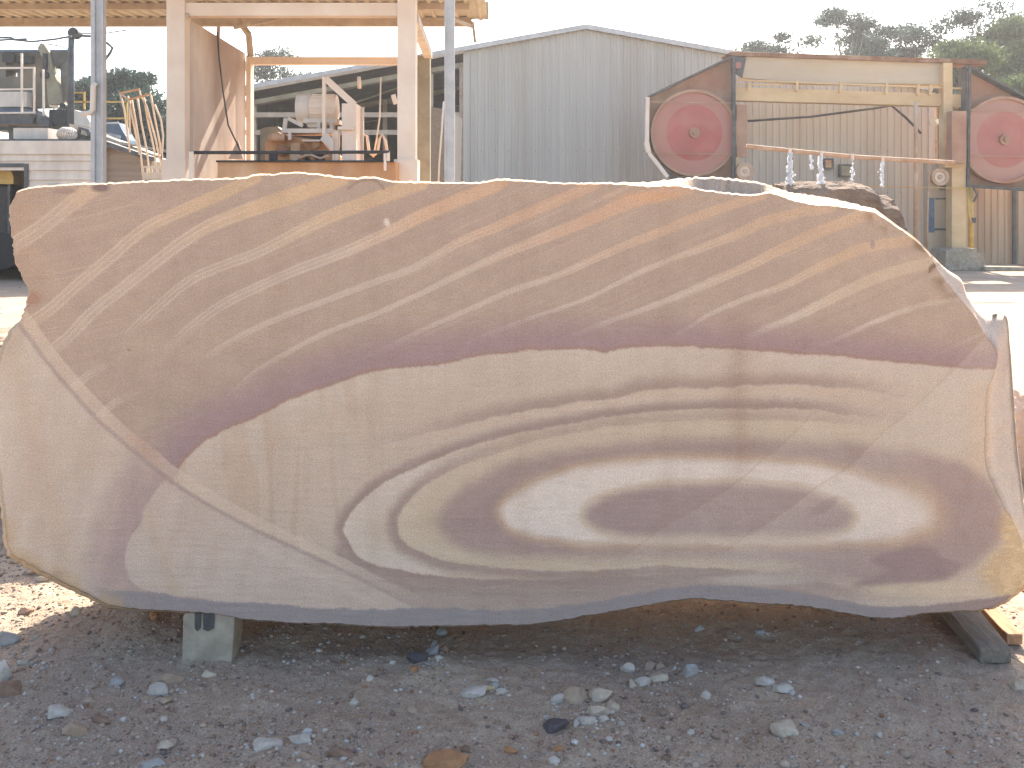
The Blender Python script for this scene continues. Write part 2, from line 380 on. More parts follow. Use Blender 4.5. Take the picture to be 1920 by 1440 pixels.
def rough(Cv, Ov, amp, seed, oa=1.3):
    s_ = np.arange(len(Cv)) * 1.45
    nrm = np.stack([fbm(s_/9, s_*0+seed, 4, seed), fbm(s_/9, s_*0+seed+50, 4, seed+1)], 1) * amp
    wd = np.minimum(1, np.minimum(np.arange(len(Cv)), np.arange(len(Cv))[::-1])/12.)[:, None]
    Cv += nrm*wd; Ov += nrm*wd*oa
rough(T, To, 2.0, 21); rough(B, Bo, 2.0, 22); rough(Lf, Lo, 3.0, 23); rough(R, Ro, 1.3, 24, .15)
s_ = np.linspace(0, 1, NS)[None, :, None]; t_ = np.linspace(0, 1, NT)[:, None, None]
C = ((1-t_)*T[None] + t_*B[None] + (1-s_)*Lf[:, None] + s_*R[:, None]
     - ((1-s_)*(1-t_)*T[0] + s_*(1-t_)*T[-1] + (1-s_)*t_*B[0] + s_*t_*B[-1]))
FXp, FYp = C[..., 0].ravel(), C[..., 1].ravel()
# outline loop (clockwise): indices of the face grid boundary and the outer silhouette ring
idx = np.r_[np.arange(NS), (np.arange(1, NT))*NS + NS-1, (NT-1)*NS + np.arange(NS-2, -1, -1), np.arange(NT-2, 0, -1)*NS]
OUT = np.vstack([To, Ro[1:], Bo[::-1][1:], Lo[::-1][1:-1]])
NL = len(idx); base_n = NS*NT
k_ = np.arange(NL)
depth1 = np.full(NL, .035)
u_top = (k_ < NS); xs_top = OUT[:, 0]
depth1 = np.where(u_top & (xs_top > 1160), .035 + .10*ss(1160, 1300, xs_top), depth1)
is_r = (k_ >= NS) & (k_ < NS+NT-1)
depth1 = np.where(is_r, .06 + .05*ss(480, 620, OUT[:, 1]), depth1)
depth1 = np.where(is_r & (OUT[:,1] < 480), .02 + .1*(1-ss(400, 440, OUT[:,1])), depth1)
depth1 = depth1 * (1 + np.where(is_r, .12, .35)*fbm(k_/22., k_*0, 3, 77))
rings = []                                       # (px, py, depth)
F0 = np.stack([FXp[idx], FYp[idx]], 1)
def addring(f, d, shrink=0, n=0, sd=0):
    f = np.asarray(f, float)*np.ones(NL); f = f[:, None]; p = F0*(1-f) + OUT*f
    cx, cy = 960, 760
    dirv = p - np.array([cx, cy]); dirv = dirv/np.linalg.norm(dirv, axis=1)[:, None]
    p = p - dirv*shrink + dirv*(n*fbm(k_/22., k_*0+d*30, 4, sd+5))[:, None]
    rings.append((p, d))
ch_ = u_top*ss(1275, 1310, xs_top)*(1-ss(1425, 1455, xs_top))      # a broken facet that faces the yard
addring(.35-.17*ch_, depth1*(.35+.22*ch_), 0, .6, 1); addring(.72+.12*ch_, depth1*(.66+.0*ch_), 0, .8, 2); addring(1.0, depth1, 0, 0, 3)
for _ in range(4): addring(1.0, depth1, 0, 0, 3)
EV = []
for p, d in rings:
    D = SD + d; EV.append(np.stack([(p[:,0]-960)/FPX*D, D, EYE+(HORIZ-p[:,1])/FPX*D], 1))
base3 = EV[2].copy(); cen = np.array([0.03, 0.93])
dr_ = base3[:, [0, 2]] - cen; dr_ /= np.linalg.norm(dr_, axis=1)[:, None]
for q_i, (dep, shr, am) in enumerate(((.05, .006, .003), (.16, .016, .010), (.40, .03, .018), (.78, .05, .02))):
    a2 = am*fbm(k_/22., k_*0+dep*30, 4, q_i+5) - shr
    v3 = base3.copy(); v3[:, 0] += dr_[:, 0]*a2; v3[:, 2] += dr_[:, 1]*a2; v3[:, 1] = np.maximum(base3[:, 1], SD+dep*(1+.22*np.exp(-((OUT[:, 0]-1290)/260.)**2))) + .004*q_i  # unseen back is thickened here to keep sunlight off the ground below
    EV[3+q_i] = v3
# back face centre line keeps it closed
ringV = np.vstack(EV); nr = len(rings)
EF = []
prev = idx
for r_ in range(nr):
    cur = base_n + r_*NL + np.arange(NL)
    EF.append(np.stack([prev, np.roll(prev, -1), np.roll(cur, -1), cur], 1)); prev = cur
cback = np.array([[0, SD+.46, .9]]); ci = base_n + nr*NL
EF.append(np.stack([prev, np.roll(prev, -1), np.full(NL, ci), np.full(NL, ci)], 1)[:0])
# back closed by pairing the ring with its own mirrored half
half = NL//2
lo_i = prev[:half]; hi_i = prev[::-1][:half]
EF.append(np.stack([lo_i[:-1], lo_i[1:], hi_i[1:], hi_i[:-1]], 1))
EF = np.vstack(EF)
AX = np.r_[FXp, np.concatenate([p[:,0] for p, d in rings])]; AY = np.r_[FYp, np.concatenate([p[:,1] for p, d in rings])]
crust = np.r_[np.zeros(base_n), np.concatenate([np.full(NL, min(1., .8+.1*i)) for i in range(nr)])]

# --- the stone's banding, as a colour per point of the face
x, y = AX, AY
wx = x + 3.0*fbm(x/26, y/26, 3, 31) + 1.6*fbm(x/4, y/4, 2, 32); wy = y + 3.0*fbm(x/26, y/26, 3, 33) + 1.6*fbm(x/4, y/4, 2, 34)
sx = x + 5*fbm(x/60, y/60, 3, 35); sy = y + 5*fbm(x/60, y/60, 3, 36)
def c(*v): return np.array(v, float)
Ccol = np.tile(c(168,147,132), (len(x), 1))
def lay(al, colr):
    global Ccol
    al = np.clip(al, 0, 1)[:, None]; Ccol = Ccol*(1-al) + np.asarray(colr, float)*al
big = fbm(x/170, y/120, 4, 41); mid = fbm(x/45, y/45, 4, 42)
lay(.5*ss(-.3, .8, big), (178,156,138)); lay(.35*ss(.1, .8, -big), (160,137,124))
lay(.25*ss(.1, .9, mid), (160,138,126))
lay(.55*(1-ss(10, 130, x))*(y < 620), (168,140,118))
# bedding direction field
gq = -0.45*x + .40*250*np.exp(-np.maximum(x, -50)/250.)*-1
q_ = y - gq
fine = vnoise(q_/3.2, x/160, 51); fine2 = vnoise(q_/9, x/260, 52)
upper = 1.0
lay(.30*ss(.58, .95, fine)*ss(.4, .8, vnoise(q_/50, x/200, 53)), (205,184,165))
lay(.16*ss(.55, .95, fine2), (150,128,118))
stripes = [
 ([(185,346),(130,385),(80,425),(22,462)], 15, 15, 1., .9, (194,168,142), (186,166,148)),
 ([(480,333),(400,370),(330,400),(270,430),(210,480),(150,530),(100,575),(40,618)], 11, 11, 1., .85, (196,166,135), (190,168,148)),
 ([(640,335),(540,370),(450,400),(380,430),(320,470),(250,525),(180,580),(130,630),(80,672)], 14, 11, 1., .9, (200,168,134), (188,168,151)),
 ([(790,343),(700,375),(620,405),(550,440),(480,475),(400,505),(350,530),(280,590),(230,640)], 13, 9, .95, .1, (200,168,135), (190,174,156)),
 ([(940,342),(860,375),(790,405),(720,440),(640,475),(560,505),(480,540),(420,570),(370,605),(320,650)], 12, 9, .95, .2, (202,164,134), (196,182,168)),
 ([(1115,346),(1000,395),(920,430),(860,455),(780,500),(700,530),(620,560),(540,590),(460,625),(390,668)], 13, 5, .9, .25, (202,162,134), (196,182,166)),
 ([(1290,352),(1180,380),(1120,405),(1060,430),(960,470),(880,505),(800,545),(700,590),(620,620),(560,650),(490,690),(430,740)], 15, 4, .9, .25, (204,160,132), (196,182,166)),
 ([(1430,365),(1310,405),(1250,430),(1150,470),(1050,515),(960,545),(880,580),(800,615),(700,665),(600,700),(520,745)], 11, 4, .85, .2, (200,164,136), (194,178,164)),
 ([(1560,388),(1450,410),(1380,440),(1290,475),(1200,510),(1100,560),(1000,595),(920,625),(850,650)], 12, 3, .8, .15, (200,166,136), (192,176,160)),
 ([(1645,398),(1560,425),(1480,460),(1400,500),(1330,530),(1260,560),(1150,600),(1050,640),(1000,660),(900,705),(830,740)], 13, 4, .9, .5, (198,164,134), (198,186,172)),
 ([(1712,450),(1620,465),(1540,500),(1460,540),(1400,560),(1330,590),(1250,640),(1150,680),(1050,720)], 12, 3, .9, .15, (198,166,136), (190,176,162)),
 ([(1752,490),(1660,515),(1600,540),(1500,590),(1430,620),(1340,665),(1250,705),(1150,755),(1060,790)], 13, 4, .95, .5, (196,174,150), (200,190,176)),
 ([(1800,560),(1720,575),(1650,600),(1560,640),(1480,672),(1400,700)], 6, 3, .6, .2, (194,180,160), (194,182,168)),
 ([(190,690),(165,705),(135,728)], 9, 7, .5, .9, (184,166,151), (184,168,150)),
 ([(245,742),(215,755),(185,782)], 8, 6, .4, .9, (184,166,151), (184,168,150)),
]
for i_s, (pts, w0, w1, a0, a1, c0, c1) in enumerate(stripes):
    if i_s > 4: w0 = w0*.78; a0 = a0*.85
    d, t = open_sdf(pts); D_ = d(x+.3*(wx-x), y+.3*(wy-y)); t = t(x, y); t = np.clip(t, 0, 1)
    wd = w0 + (w1-w0)*ss(.1, .62, t); al = a0 + (a1-a0)*ss(.35, 1, t)
    endf = ss(0, .0, t) if False else (1-ss(.97, 1, t)*(1-.0))
    m_ = ss(-wd-4, -wd+3, D_)*(1-ss(wd-2, wd+3, D_)) * np.where(np.abs(D_) < 60, 1, 0)
    tt = ss(.15, .6, t)[:, None]; colr = np.array(c0)*(1-tt)+np.array(c1)*tt
    st = vnoise(D_/2.6+7, t*9+np.abs(D_)*0, 60)
    k2 = .85 + .3*(st-.5)*2*ss(.1, .5, t)
    a_ = m_*al*(1-.3*ss(.3, .6, t))*np.clip(k2, .1, 1); a_ = np.clip(a_, 0, 1)[:, None]*.9; Ccol = Ccol*(1-a_)+colr*a_
    # pale hair lines that follow the bed
    for off, s2 in ((-wd*.8, 0), (wd*.85, 3), (wd*.1, 1)):
        hl = np.exp(-((D_-off)/1.3)**2)*ss(.15, .4, t)*(1-ss(.85+.03*s2, 1, t))*ss(.05, .35, vnoise(t*12, t*0, 61+s2))
        lay(.42*hl, (212,196,182))
lay(.5*ss(20, -10, np.hypot((x-1215)/75., (y-368)/14.)*20-10), (205,156,116))
# purple band over the cream lobe, right of the fault
C1 = [(250,985),(300,930),(330,893),(345,865),(372,838),(400,820),(440,800),(480,785),(520,763),(570,740),(640,717),(690,700),(760,690),(820,685),(880,672),(950,663),(1010,657),(1060,655),(1110,658),(1135,663),(1170,653),(1230,650),(1300,652),(1400,657),(1500,665),(1600,672),(1700,682),(1780,690),(1850,694),(1960,700)]
d1, t1 = open_sdf(C1); d1v = d1(wx, wy); up = -d1v*-1
up = -d1v                                   # positive above the curve
wband = 95 - 30*ss(700, 1500, x)
lay(.92*(1-ss(10, 1, wband+.0*x) if False else 1-ss(.12, 1.15, up/wband))*ss(-6, 3, up), (150,125,126))
lay(.55*np.exp(-((up-3)/4.)**2), (150,118,100))
lobe = ss(-3, 3, -up)
lay(lobe, (187,168,152))
lay(lobe*.7*(1-ss(5, 60, -up)), (192,176,162))
vs = vnoise(x/14+fbm(x/50, y/200, 2, 71)*2, y/260, 72)
lay(lobe*.35*ss(.45, .85, vs)*ss(880, 520, x), (172,144,122))
lay(lobe*.22*ss(.1, .7, big), (176,152,134))
lay(lobe*.18*ss(.55, .95, fine)*ss(850, 1100, x), (206,192,178))
# sawtooth rings: pale just inside each edge, darkening toward the next
R0 = [(640,905),(665,865),(710,838),(750,827),(800,812),(850,802),(900,788),(950,778),(1000,767),(1040,763),(1090,752),(1150,747),(1183,738),(1213,730),(1273,728),(1340,728),(1407,722),(1520,722),(1640,735),(1760,760)]
d0, t0 = open_sdf(R0); v0 = d0(wx, wy); f0 = ss(.0, .35, t0(x, y))*(1-ss(.75, 1., t0(x, y)))
lay(.75*f0*ss(-34, -4, v0)*(1-ss(-3, 3, v0)), (150,127,118))
lay(.5*f0*ss(0, 4, v0)*(1-ss(8, 26, v0)), (194,170,150))
R1 = [(645,990),(655,967),(675,943),(700,920),(733,900),(773,880),(813,863),(853,847),(900,832),(953,817),(1000,807),(1040,800),(1090,790),(1140,783),(1200,775),(1273,769),(1340,767),(1430,767),(1520,769),(1640,785),(1760,810),(1860,860),(1960,960),(1980,1100),(1800,1150),(1600,1130),(1400,1080),(1300,1075),(1200,1079),(1080,1083),(967,1087),(900,1085),(850,1082),(787,1075),(733,1065),(693,1053),(667,1037),(650,1010)]
sR1 = closed_sdf(R1); v1 = sR1(wx, wy); rightfade = 1-ss(1450, 1720, x)
lowr = ss(1000, 1060, y)
lay(.9*np.maximum(rightfade, .0)*ss(-(26+26*lowr), -5, v1)*(1-ss(-2.5, 2.5, v1)), (148,127,119))
lay(.5*rightfade*np.exp(-((v1+20+8*lowr)/6.)**2)*lowr, (134,115,109))
inR1 = ss(-2.5, 2.5, v1)
lay(inR1*(.25+.75*rightfade), (184,164,145)); 
leftness = 1-ss(700, 960, x)
lay(inR1*(1-ss(6, 90, v1))*np.clip(leftness+.15, 0, 1)*(1-ss(1066, 1090, y)*.6)*.8, (202,186,173))
R2 = [(745,990),(747,967),(760,947),(787,920),(827,893),(880,868),(940,848),(990,832),(1040,819),(1140,802),(1250,792),(1340,788),(1500,790),(1640,800),(1760,830),(1850,880),(1890,980),(1850,1060),(1700,1110),(1450,1075),(1300,1062),(1230,1062),(1150,1067),(1080,1070),(967,1066),(900,1060),(840,1052),(800,1040),(767,1023),(750,1007)]
sR2 = closed_sdf(R2); v2 = sR2(wx, wy)
b2 = 22+0*x
lay(.85*rightfade*(.45+.55*np.clip(leftness+lowr, 0, 1))*ss(-b2-8, -7, v2)*(1-ss(-3, 3, v2)), (150,129,120))
lay(ss(-3, 3, v2)*(.3+.7*rightfade)*.85, (188,168,146))
lay(.55*ss(0, 4, v2)*(1-ss(12, 40, v2))*np.clip(leftness+.3, 0, 1), (196,178,158))
lay(.4*ss(35, 60, v2)*(1-ss(60, 85, v2))*leftness, (160,140,124))
# strip under the rings
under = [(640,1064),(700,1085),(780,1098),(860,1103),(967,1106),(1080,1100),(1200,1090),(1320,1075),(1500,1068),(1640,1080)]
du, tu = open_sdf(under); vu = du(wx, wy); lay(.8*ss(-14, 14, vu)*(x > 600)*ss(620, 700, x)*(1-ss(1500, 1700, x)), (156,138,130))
# third ring and the two ellipses
O3 = [(822,985),(828,960),(850,930),(900,895),(950,870),(1000,857),(1040,848),(1100,838),(1200,827),(1300,822),(1440,824),(1540,828),(1640,834),(1707,843),(1773,858),(1823,878),(1857,903),(1875,940),(1884,973),(1878,1007),(1855,1035),(1823,1060),(1790,1080),(1740,1093),(1673,1098),(1600,1088),(1500,1060),(1350,1046),(1200,1046),(1100,1048),(1000,1046),(900,1038),(850,1022),(828,1003)]
sO = closed_sdf(O3); vo = sO(sx, sy)
lay(.87*ss(-16, 18, vo), (153,131,125))
lay(.3*ss(30, 60, vo)*(x < 1000), (138,115,114))
lay(.5*ss(-12, 16, vo)*ss(1000, 1500, x)*ss(1010, 1050, y), (160,143,136))
lay(.4*ss(0, 20, vo)*ss(1550, 1750, x), (160,136,130))
E2 = [(938,963),(943,940),(977,917),(1017,897),(1060,882),(1090,873),(1157,865),(1240,859),(1323,859),(1407,863),(1500,867),(1560,877),(1640,897),(1700,913),(1732,933),(1750,957),(1750,983),(1723,1000),(1673,1011),(1607,1017),(1523,1020),(1440,1020),(1320,1021),(1207,1021),(1140,1022),(1090,1022),(1033,1013),(983,1003),(953,988)]
sE = closed_sdf(E2); ve = sE(sx+.5*(wx-x), sy+.5*(wy-y))
es = 17 + 24*ss(1600, 1740, x)
lay(.75*ss(-1.1, .1, ve/es)*(1-ss(.1, .9, ve/es)), (186,158,132))
lay(ss(-.35, .75, ve/es), (210,195,183))
E1 = [(1090,965),(1096,948),(1107,937),(1140,920),(1190,908),(1273,902),(1340,898),(1407,902),(1473,907),(1523,915),(1567,930),(1593,945),(1608,967),(1600,987),(1580,1000),(1540,1008),(1440,1011),(1320,1012),(1207,1012),(1140,1007),(1107,993),(1092,980)]
s1 = closed_sdf(E1); ve1 = s1(sx+.5*(wx-x), sy+.5*(wy-y))
lay(.5*ss(-10, 1, ve1)*(1-ss(8, 20, ve1)), (184,160,132))
lay(.97*ss(-4, 20, ve1), (153,132,126))
lay(.6*(1-ss(.6, 1.2, np.hypot(((x-1545)+(y-950)*.5)/22., ((y-950)+(x-1545)*.4)/13.))), (135,112,110))
# pale bottom strip and ochre corner
lay(.55*(1-ss(.5, 1.2, np.hypot((x-1420)/110., (y-1088)/12.))), (190,178,164))
lay(.8*(1-ss(.6, 1.15, np.hypot((x-1760)/150., (y-1106-.0*x)/17.))), (196,176,152))
dk = closed_sdf([(1635,1050),(1680,1030),(1740,1022),(1765,1045),(1800,1062),(1770,1085),(1700,1092),(1600,1098),(1660,1072)])
lay(.7*ss(-8, 8, dk(wx, wy)), (140,118,115))
oc = closed_sdf([(1870,985),(1890,960),(1935,1010),(1950,1080),(1925,1112),(1880,1125),(1860,1100),(1838,1078),(1855,1050),(1880,1020)])
lay(.62*ss(-14, 16, oc(wx, wy)), (196,162,116)); lay(.5*ss(-5, 10, oc(wx, wy))*ss(.4, .8, vnoise(x/10, y/7, 81)), (214,188,146))
# steps across the ellipses where small faults cut them
for F_, am in (([(1150,1060),(1213,1010),(1253,983),(1333,937),(1387,900),(1430,863),(1473,827),(1530,770)], .16), ([(1340,1050),(1400,1005),(1450,975),(1530,915),(1600,868),(1640,825),(1740,740),(1800,680),(1862,612)], .26)):
    df, tf = open_sdf(F_[::-1]); vf = -df(x+.6*(wx-x), y+.6*(wy-y)); tv = tf(x, y)
    lay(am*ss(-1.5, 1.5, vf)*(1-ss(10, 190, vf))*ss(.0, .06, tv)*(1-ss(.93, 1, tv))*(y > 600), (198,184,172))
    lay(.22*np.exp(-(vf/2.)**2)*ss(0, .05, tv)*(1-ss(.9, 1, tv)), (150,118,96))
lay(.35*ss(1620, 1800, x)*ss(690, 740, y)*(1-ss(820, 860, y)), (196,182,166))
lay(.28*np.exp(-((x-1385-8*fbm(x*0, y/60, 2, 83))/22.)**2)*ss(560, 640, y)*(1-ss(860, 930, y)), (140,112,96))
for cx_, cw in ((520,18),(980,14),(1250,16),(700,12)):
    lay(.10*np.exp(-((x-cx_-8*fbm(x*0, y/60, 2, cx_))/cw)**2), (140,116,98))
# lower-left wedge below the fault
FL = [(20,585),(38,606),(100,690),(190,790),(260,850),(330,905),(420,960),(520,1010),(640,1065),(760,1125),(830,1160)]
dfl, tfl = open_sdf(FL); vfl = dfl(x+.4*(wx-x), y+.4*(wy-y)); tfv = tfl(x, y)   # positive = lower-left
wedge = ss(-1.5, 1.5, vfl)
lay(wedge, (189,172,158)); lay(wedge*.4*ss(0, .8, big), (180,160,142)); lay(wedge*.35*(1-ss(0, 130, x)), (198,184,168))
PB = [(330,885),(303,905),(285,930),(268,960),(262,985),(245,1010),(236,1040),(235,1060),(245,1085),(265,1103),(300,1113),(400,1126)]
dpb, tpb = open_sdf(PB); vpb = -dpb(wx, wy)       # left of the curve
vpb = -vpb
lw = np.where(vpb > 0, vpb, 0)
sidep = closed_sdf([(330,880),(303,905),(285,930),(268,960),(262,985),(245,1010),(236,1040),(235,1060),(245,1085),(265,1103),(300,1113),(400,1126),(400,1180),(200,1180),(150,1110),(160,1000),(195,915),(250,850)])
vsp = sidep(wx, wy); pbd, _, _ = seg_dist(cr(PB, False, 5), False); pbs = sampler(pbd)(wx, wy)
lay(.75*wedge*ss(-3, 3, vsp)*(1-ss(25, 95, pbs)), (154,133,131))
lay(.5*wedge*ss(-30, 20, vsp)*(1-ss(40, 110, pbs)), (168,146,138))
lay(.4*wedge*np.exp(-((x-(215-(y-950)*.28))/10.)**2)*ss(900, 940, y)*(1-ss(1040, 1080, y)), (182,160,148))
inner = wedge*ss(3, -3, vsp)*(x > 235)
lay(inner*.75, (186,168,156)); lay(.3*inner*np.exp(-((x-(290+(y-1000)*.35))/12.)**2), (176,150,122))
lay(.35*wedge*np.exp(-((x-(70+(y-850)*.25+10*fbm(y/40, x*0, 2, 90)))/26.)**2), (178,152,130))
lay(.4*wedge*ss(.3, .8, vnoise((x+y*.35)/22, (y-x*.5)/140, 91)), (180,158,142))
# the pale strip along the fault with its thin dark companion
fw = 13 - 6*ss(300, 700, x)
lay(.62*ss(-fw-13, -fw-9, vfl)*(1-ss(-3, 1, vfl))*(1-ss(.78, 1, tfv)), (200,180,162))
purp = np.exp(-((x-275)/38.)**2)*(y > 800)
lay(.55*purp*ss(-fw-13, -fw-9, vfl)*(1-ss(-3, 1, vfl)), (168,136,122))
lay(.5*np.exp(-((vfl-3)/4.)**2)*(1-ss(.93, 1, tfv)), (142,122,118))
lay(.4*np.exp(-((vfl-22-10*ss(300, 600, x))/7.)**2)*ss(430, 500, x)*(1-ss(.8, .95, tfv)), (200,182,168))
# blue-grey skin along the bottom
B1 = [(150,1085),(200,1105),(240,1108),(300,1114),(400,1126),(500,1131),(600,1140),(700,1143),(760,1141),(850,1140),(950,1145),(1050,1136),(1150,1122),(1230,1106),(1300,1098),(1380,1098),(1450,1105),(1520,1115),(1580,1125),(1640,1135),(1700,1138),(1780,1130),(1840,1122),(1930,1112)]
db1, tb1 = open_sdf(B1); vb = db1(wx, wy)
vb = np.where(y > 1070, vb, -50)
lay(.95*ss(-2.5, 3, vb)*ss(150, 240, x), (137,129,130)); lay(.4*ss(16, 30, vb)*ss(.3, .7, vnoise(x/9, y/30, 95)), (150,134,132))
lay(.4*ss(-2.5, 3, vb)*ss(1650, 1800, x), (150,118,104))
# iron staining round the rim
rimd, _, _ = seg_dist(cr(lf_f[9:]+bt_f[1:6], False, 5), False); rv = sampler(rimd)(wx, wy)
lay(.5*(1-ss(3, 30, rv))*ss(.3, .7, vnoise(x/40, y/40, 96)+.1)*(x < 230)*ss(900, 1000, y), (180,150,112))
lay(.4*(1-ss(1, 6, rv))*(x < 260), (140,122,100))
rimr, _, _ = seg_dist(cr(rt_f[:6], False, 5), False); rr_ = sampler(rimr)(wx, wy)
lay(.6*(1-ss(2, 30, rr_))*ss(.45, .75, vnoise(x/28, y/24, 97)), (112,88,66))
lay(.25*(1-ss(4, 30, np.abs(x-1835)))*ss(700,740,y)*(1-ss(860,920,y)), (206,172,138))
# stains, chip, cracks
lay(.75*(1-ss(.5, 1.2, np.hypot((x-188)/18., (y-352)/9.))), (108,88,92)); lay(.4*(1-ss(.5, 1.2, np.hypot((x-120)/26., (y-358)/7.))), (128,106,98))
lay(.5*(1-ss(.4, 1.2, np.hypot((x-58)/24., (y-560)/16.))), (150,104,88))
lay(.85*(1-ss(.4, 1.3, np.hypot((wx-725)/8., (wy-418)/8.))), (220,205,190))
cd, ct = open_sdf([(655,352),(680,338),(700,337),(712,346),(718,356)]); lay(.35*(1-ss(1, 4, np.abs(cd(wx, wy))))*(y < 357)*(x > 650)*(x < 722), (110,88,80))
cd, ct = open_sdf([(1745,505),(1752,498),(1764,494)]); lay(.7*(1-ss(1, 7, np.abs(cd(wx, wy))))*(x > 1740)*(x < 1770)*(y < 512), (96,74,54))
lay(.5*(1-ss(.5, 1.2, np.hypot((x-1636)/5., (y-458)/10.))), (130,118,122))
lay(.4*(1-ss(.5, 1.2, np.hypot((x-242)/4., (y-656)/3.))), (110,80,60))
# broken crust
cr_ = crust > 0
cc = np.tile(c(190,174,152), (len(x), 1)); n_ = fbm(x/9, y/9, 4, 98)[:, None]; cc = cc*(1+.12*n_)
rightc = (ss(1700, 1800, x)*(y < 1010))[:, None]; cc = cc*(1-rightc) + c(214,198,186)*rightc
topc = ((x > 1150) & (y < 400))[:, None]; cc = np.where(topc, c(176,160,146)*(1+.16*n_), cc)
Ccol = np.where(cr_[:, None], Ccol*.25+cc*.75, Ccol)
rows1 = np.arange(len(x)) >= base_n+NL*3
TINT = np.array([1.085, 1.005, .885]) * 1.11
m0 = np.array([174., 153., 138.]); Ccol = m0 + (Ccol - m0)*.90  # bands pulled toward their mean to put a glare veil into the colour
assert np.isfinite(Ccol).all()
alb = np.clip(lin(np.clip(Ccol, 0, 255))*TINT, 0, .9)
rgba = np.concatenate([alb, np.ones((len(x), 1))], 1)

def slab_mat():
    m = bpy.data.materials.new('banded_sandstone'); m.use_nodes = True; nt = m.node_tree; N = nt.nodes; L = nt.links
    b = N["Principled BSDF"]; b.inputs["Roughness"].default_value = .9; b.inputs["Specular IOR Level"].default_value = .2
    at = N.new("ShaderNodeAttribute"); at.attribute_name = "band"; ac = N.new("ShaderNodeAttribute"); ac.attribute_name = "crust"
    tc = N.new("ShaderNodeTexCoord")
    def noise(sc, det, ro=.6):
        n = N.new("ShaderNodeTexNoise"); n.inputs["Scale"].default_value = sc; n.inputs["Detail"].default_value = det; n.inputs["Roughness"].default_value = ro
        L.new(tc.outputs["Object"], n.inputs["Vector"]); return n.outputs["Fac"]
    g1 = noise(210, 4, .9)
    r = N.new("ShaderNodeMapRange"); L.new(g1, r.inputs[0]); r.inputs[1].default_value = .3; r.inputs[2].default_value = .7; r.inputs[3].default_value = .62; r.inputs[4].default_value = 1.36
    g2 = noise(14, 6, .7); r2 = N.new("ShaderNodeMapRange"); L.new(g2, r2.inputs[0]); r2.inputs[1].default_value = .3; r2.inputs[2].default_value = .7; r2.inputs[3].default_value = .94; r2.inputs[4].default_value = 1.06
    mu = N.new("ShaderNodeMath"); mu.operation = 'MULTIPLY'; L.new(r.outputs[0], mu.inputs[0]); L.new(r2.outputs[0], mu.inputs[1])
    vo_ = N.new("ShaderNodeTexVoronoi"); vo_.inputs["Scale"].default_value = 60; vo_.inputs["Randomness"].default_value = 1; L.new(tc.outputs["Object"], vo_.inputs["Vector"])
    pit = N.new("ShaderNodeMapRange"); L.new(vo_.outputs["Distance"], pit.inputs[0]); pit.inputs[1].default_value = .06; pit.inputs[2].default_value = .16; pit.inputs[3].default_value = .82; pit.inputs[4].default_value = 1
    mu2 = N.new("ShaderNodeMath"); mu2.operation = 'MULTIPLY'; L.new(mu.outputs[0], mu2.inputs[0]); L.new(pit.outputs[0], mu2.inputs[1]); mu = mu2
    wv = N.new("ShaderNodeTexNoise"); wv.inputs["Scale"].default_value = 1; wv.inputs["Detail"].default_value = 5; mpw = N.new("ShaderNodeMapping"); mpw.inputs["Scale"].default_value = (70, 1, 1.2); L.new(tc.outputs["Object"], mpw.inputs[0]); L.new(mpw.outputs[0], wv.inputs["Vector"])
    wr = N.new("ShaderNodeMapRange"); L.new(wv.outputs["Fac"], wr.inputs[0]); wr.inputs[1].default_value = .3; wr.inputs[2].default_value = .7; wr.inputs[3].default_value = .985; wr.inputs[4].default_value = 1.015
    mu3 = N.new("ShaderNodeMath"); mu3.operation = 'MULTIPLY'; L.new(mu.outputs[0], mu3.inputs[0]); L.new(wr.outputs[0], mu3.inputs[1]); mu = mu3
    vm = N.new("ShaderNodeVectorMath"); vm.operation = 'SCALE'; L.new(at.outputs["Color"], vm.inputs[0]); L.new(mu.outputs[0], vm.inputs["Scale"])
    L.new(vm.outputs[0], b.inputs["Base Color"])
    b1 = N.new("ShaderNodeBump"); b1.inputs["Strength"].default_value = .25; b1.inputs["Distance"].default_value = .001; L.new(g1, b1.inputs["Height"])
    b2 = N.new("ShaderNodeBump"); b2.inputs["Distance"].default_value = .02; L.new(noise(38, 8, .75), b2.inputs["Height"]); L.new(ac.outputs["Fac"], b2.inputs["Strength"]); L.new(b1.outputs[0], b2.inputs["Normal"])
    L.new(b2.outputs[0], b.inputs["Normal"]); return m
M['slab'] = slab_mat()
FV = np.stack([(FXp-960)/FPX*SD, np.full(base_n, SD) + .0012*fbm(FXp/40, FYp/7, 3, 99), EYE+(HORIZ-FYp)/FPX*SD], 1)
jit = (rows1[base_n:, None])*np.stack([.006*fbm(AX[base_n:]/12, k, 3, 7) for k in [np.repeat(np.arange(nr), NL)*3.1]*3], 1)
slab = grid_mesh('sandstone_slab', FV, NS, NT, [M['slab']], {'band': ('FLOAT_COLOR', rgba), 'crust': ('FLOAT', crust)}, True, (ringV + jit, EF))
tag(slab, 'huge sawn sandstone slab with swirling purple and cream bands standing on edge in the yard', 'stone slab')
# ------------------------------------------------------------------ things under and beside the slab
D0 = 3.215
b = MB()
x0, x1 = PX(343, D0), PX(440, D0); zt = PZ(1150, D0); zb = PZ(1247, D0)
b.prism([(346,1150),(435,1150),(440,1157),(434,1247),(345,1243),(341,1236),(343,1156)], D0, .12)
cb = b.build('concrete_block', M['concrete'], None, bevel=.004)
tag(cb, 'squat grey concrete block with two dark grooves propping the left end of the slab', 'concrete block')
gb = MB()
gb.prism([(365,1150),(377,1150),(376,1178),(370,1184),(365,1178)], D0-.004, .006)
gb.prism([(381,1150),(403,1150),(401,1178),(390,1184),(381,1180)], D0-.004, .006)
go = gb.build('groove_shade', M['groove_shade'], cb)  # dark plates on the flat face stand for shaded grooves

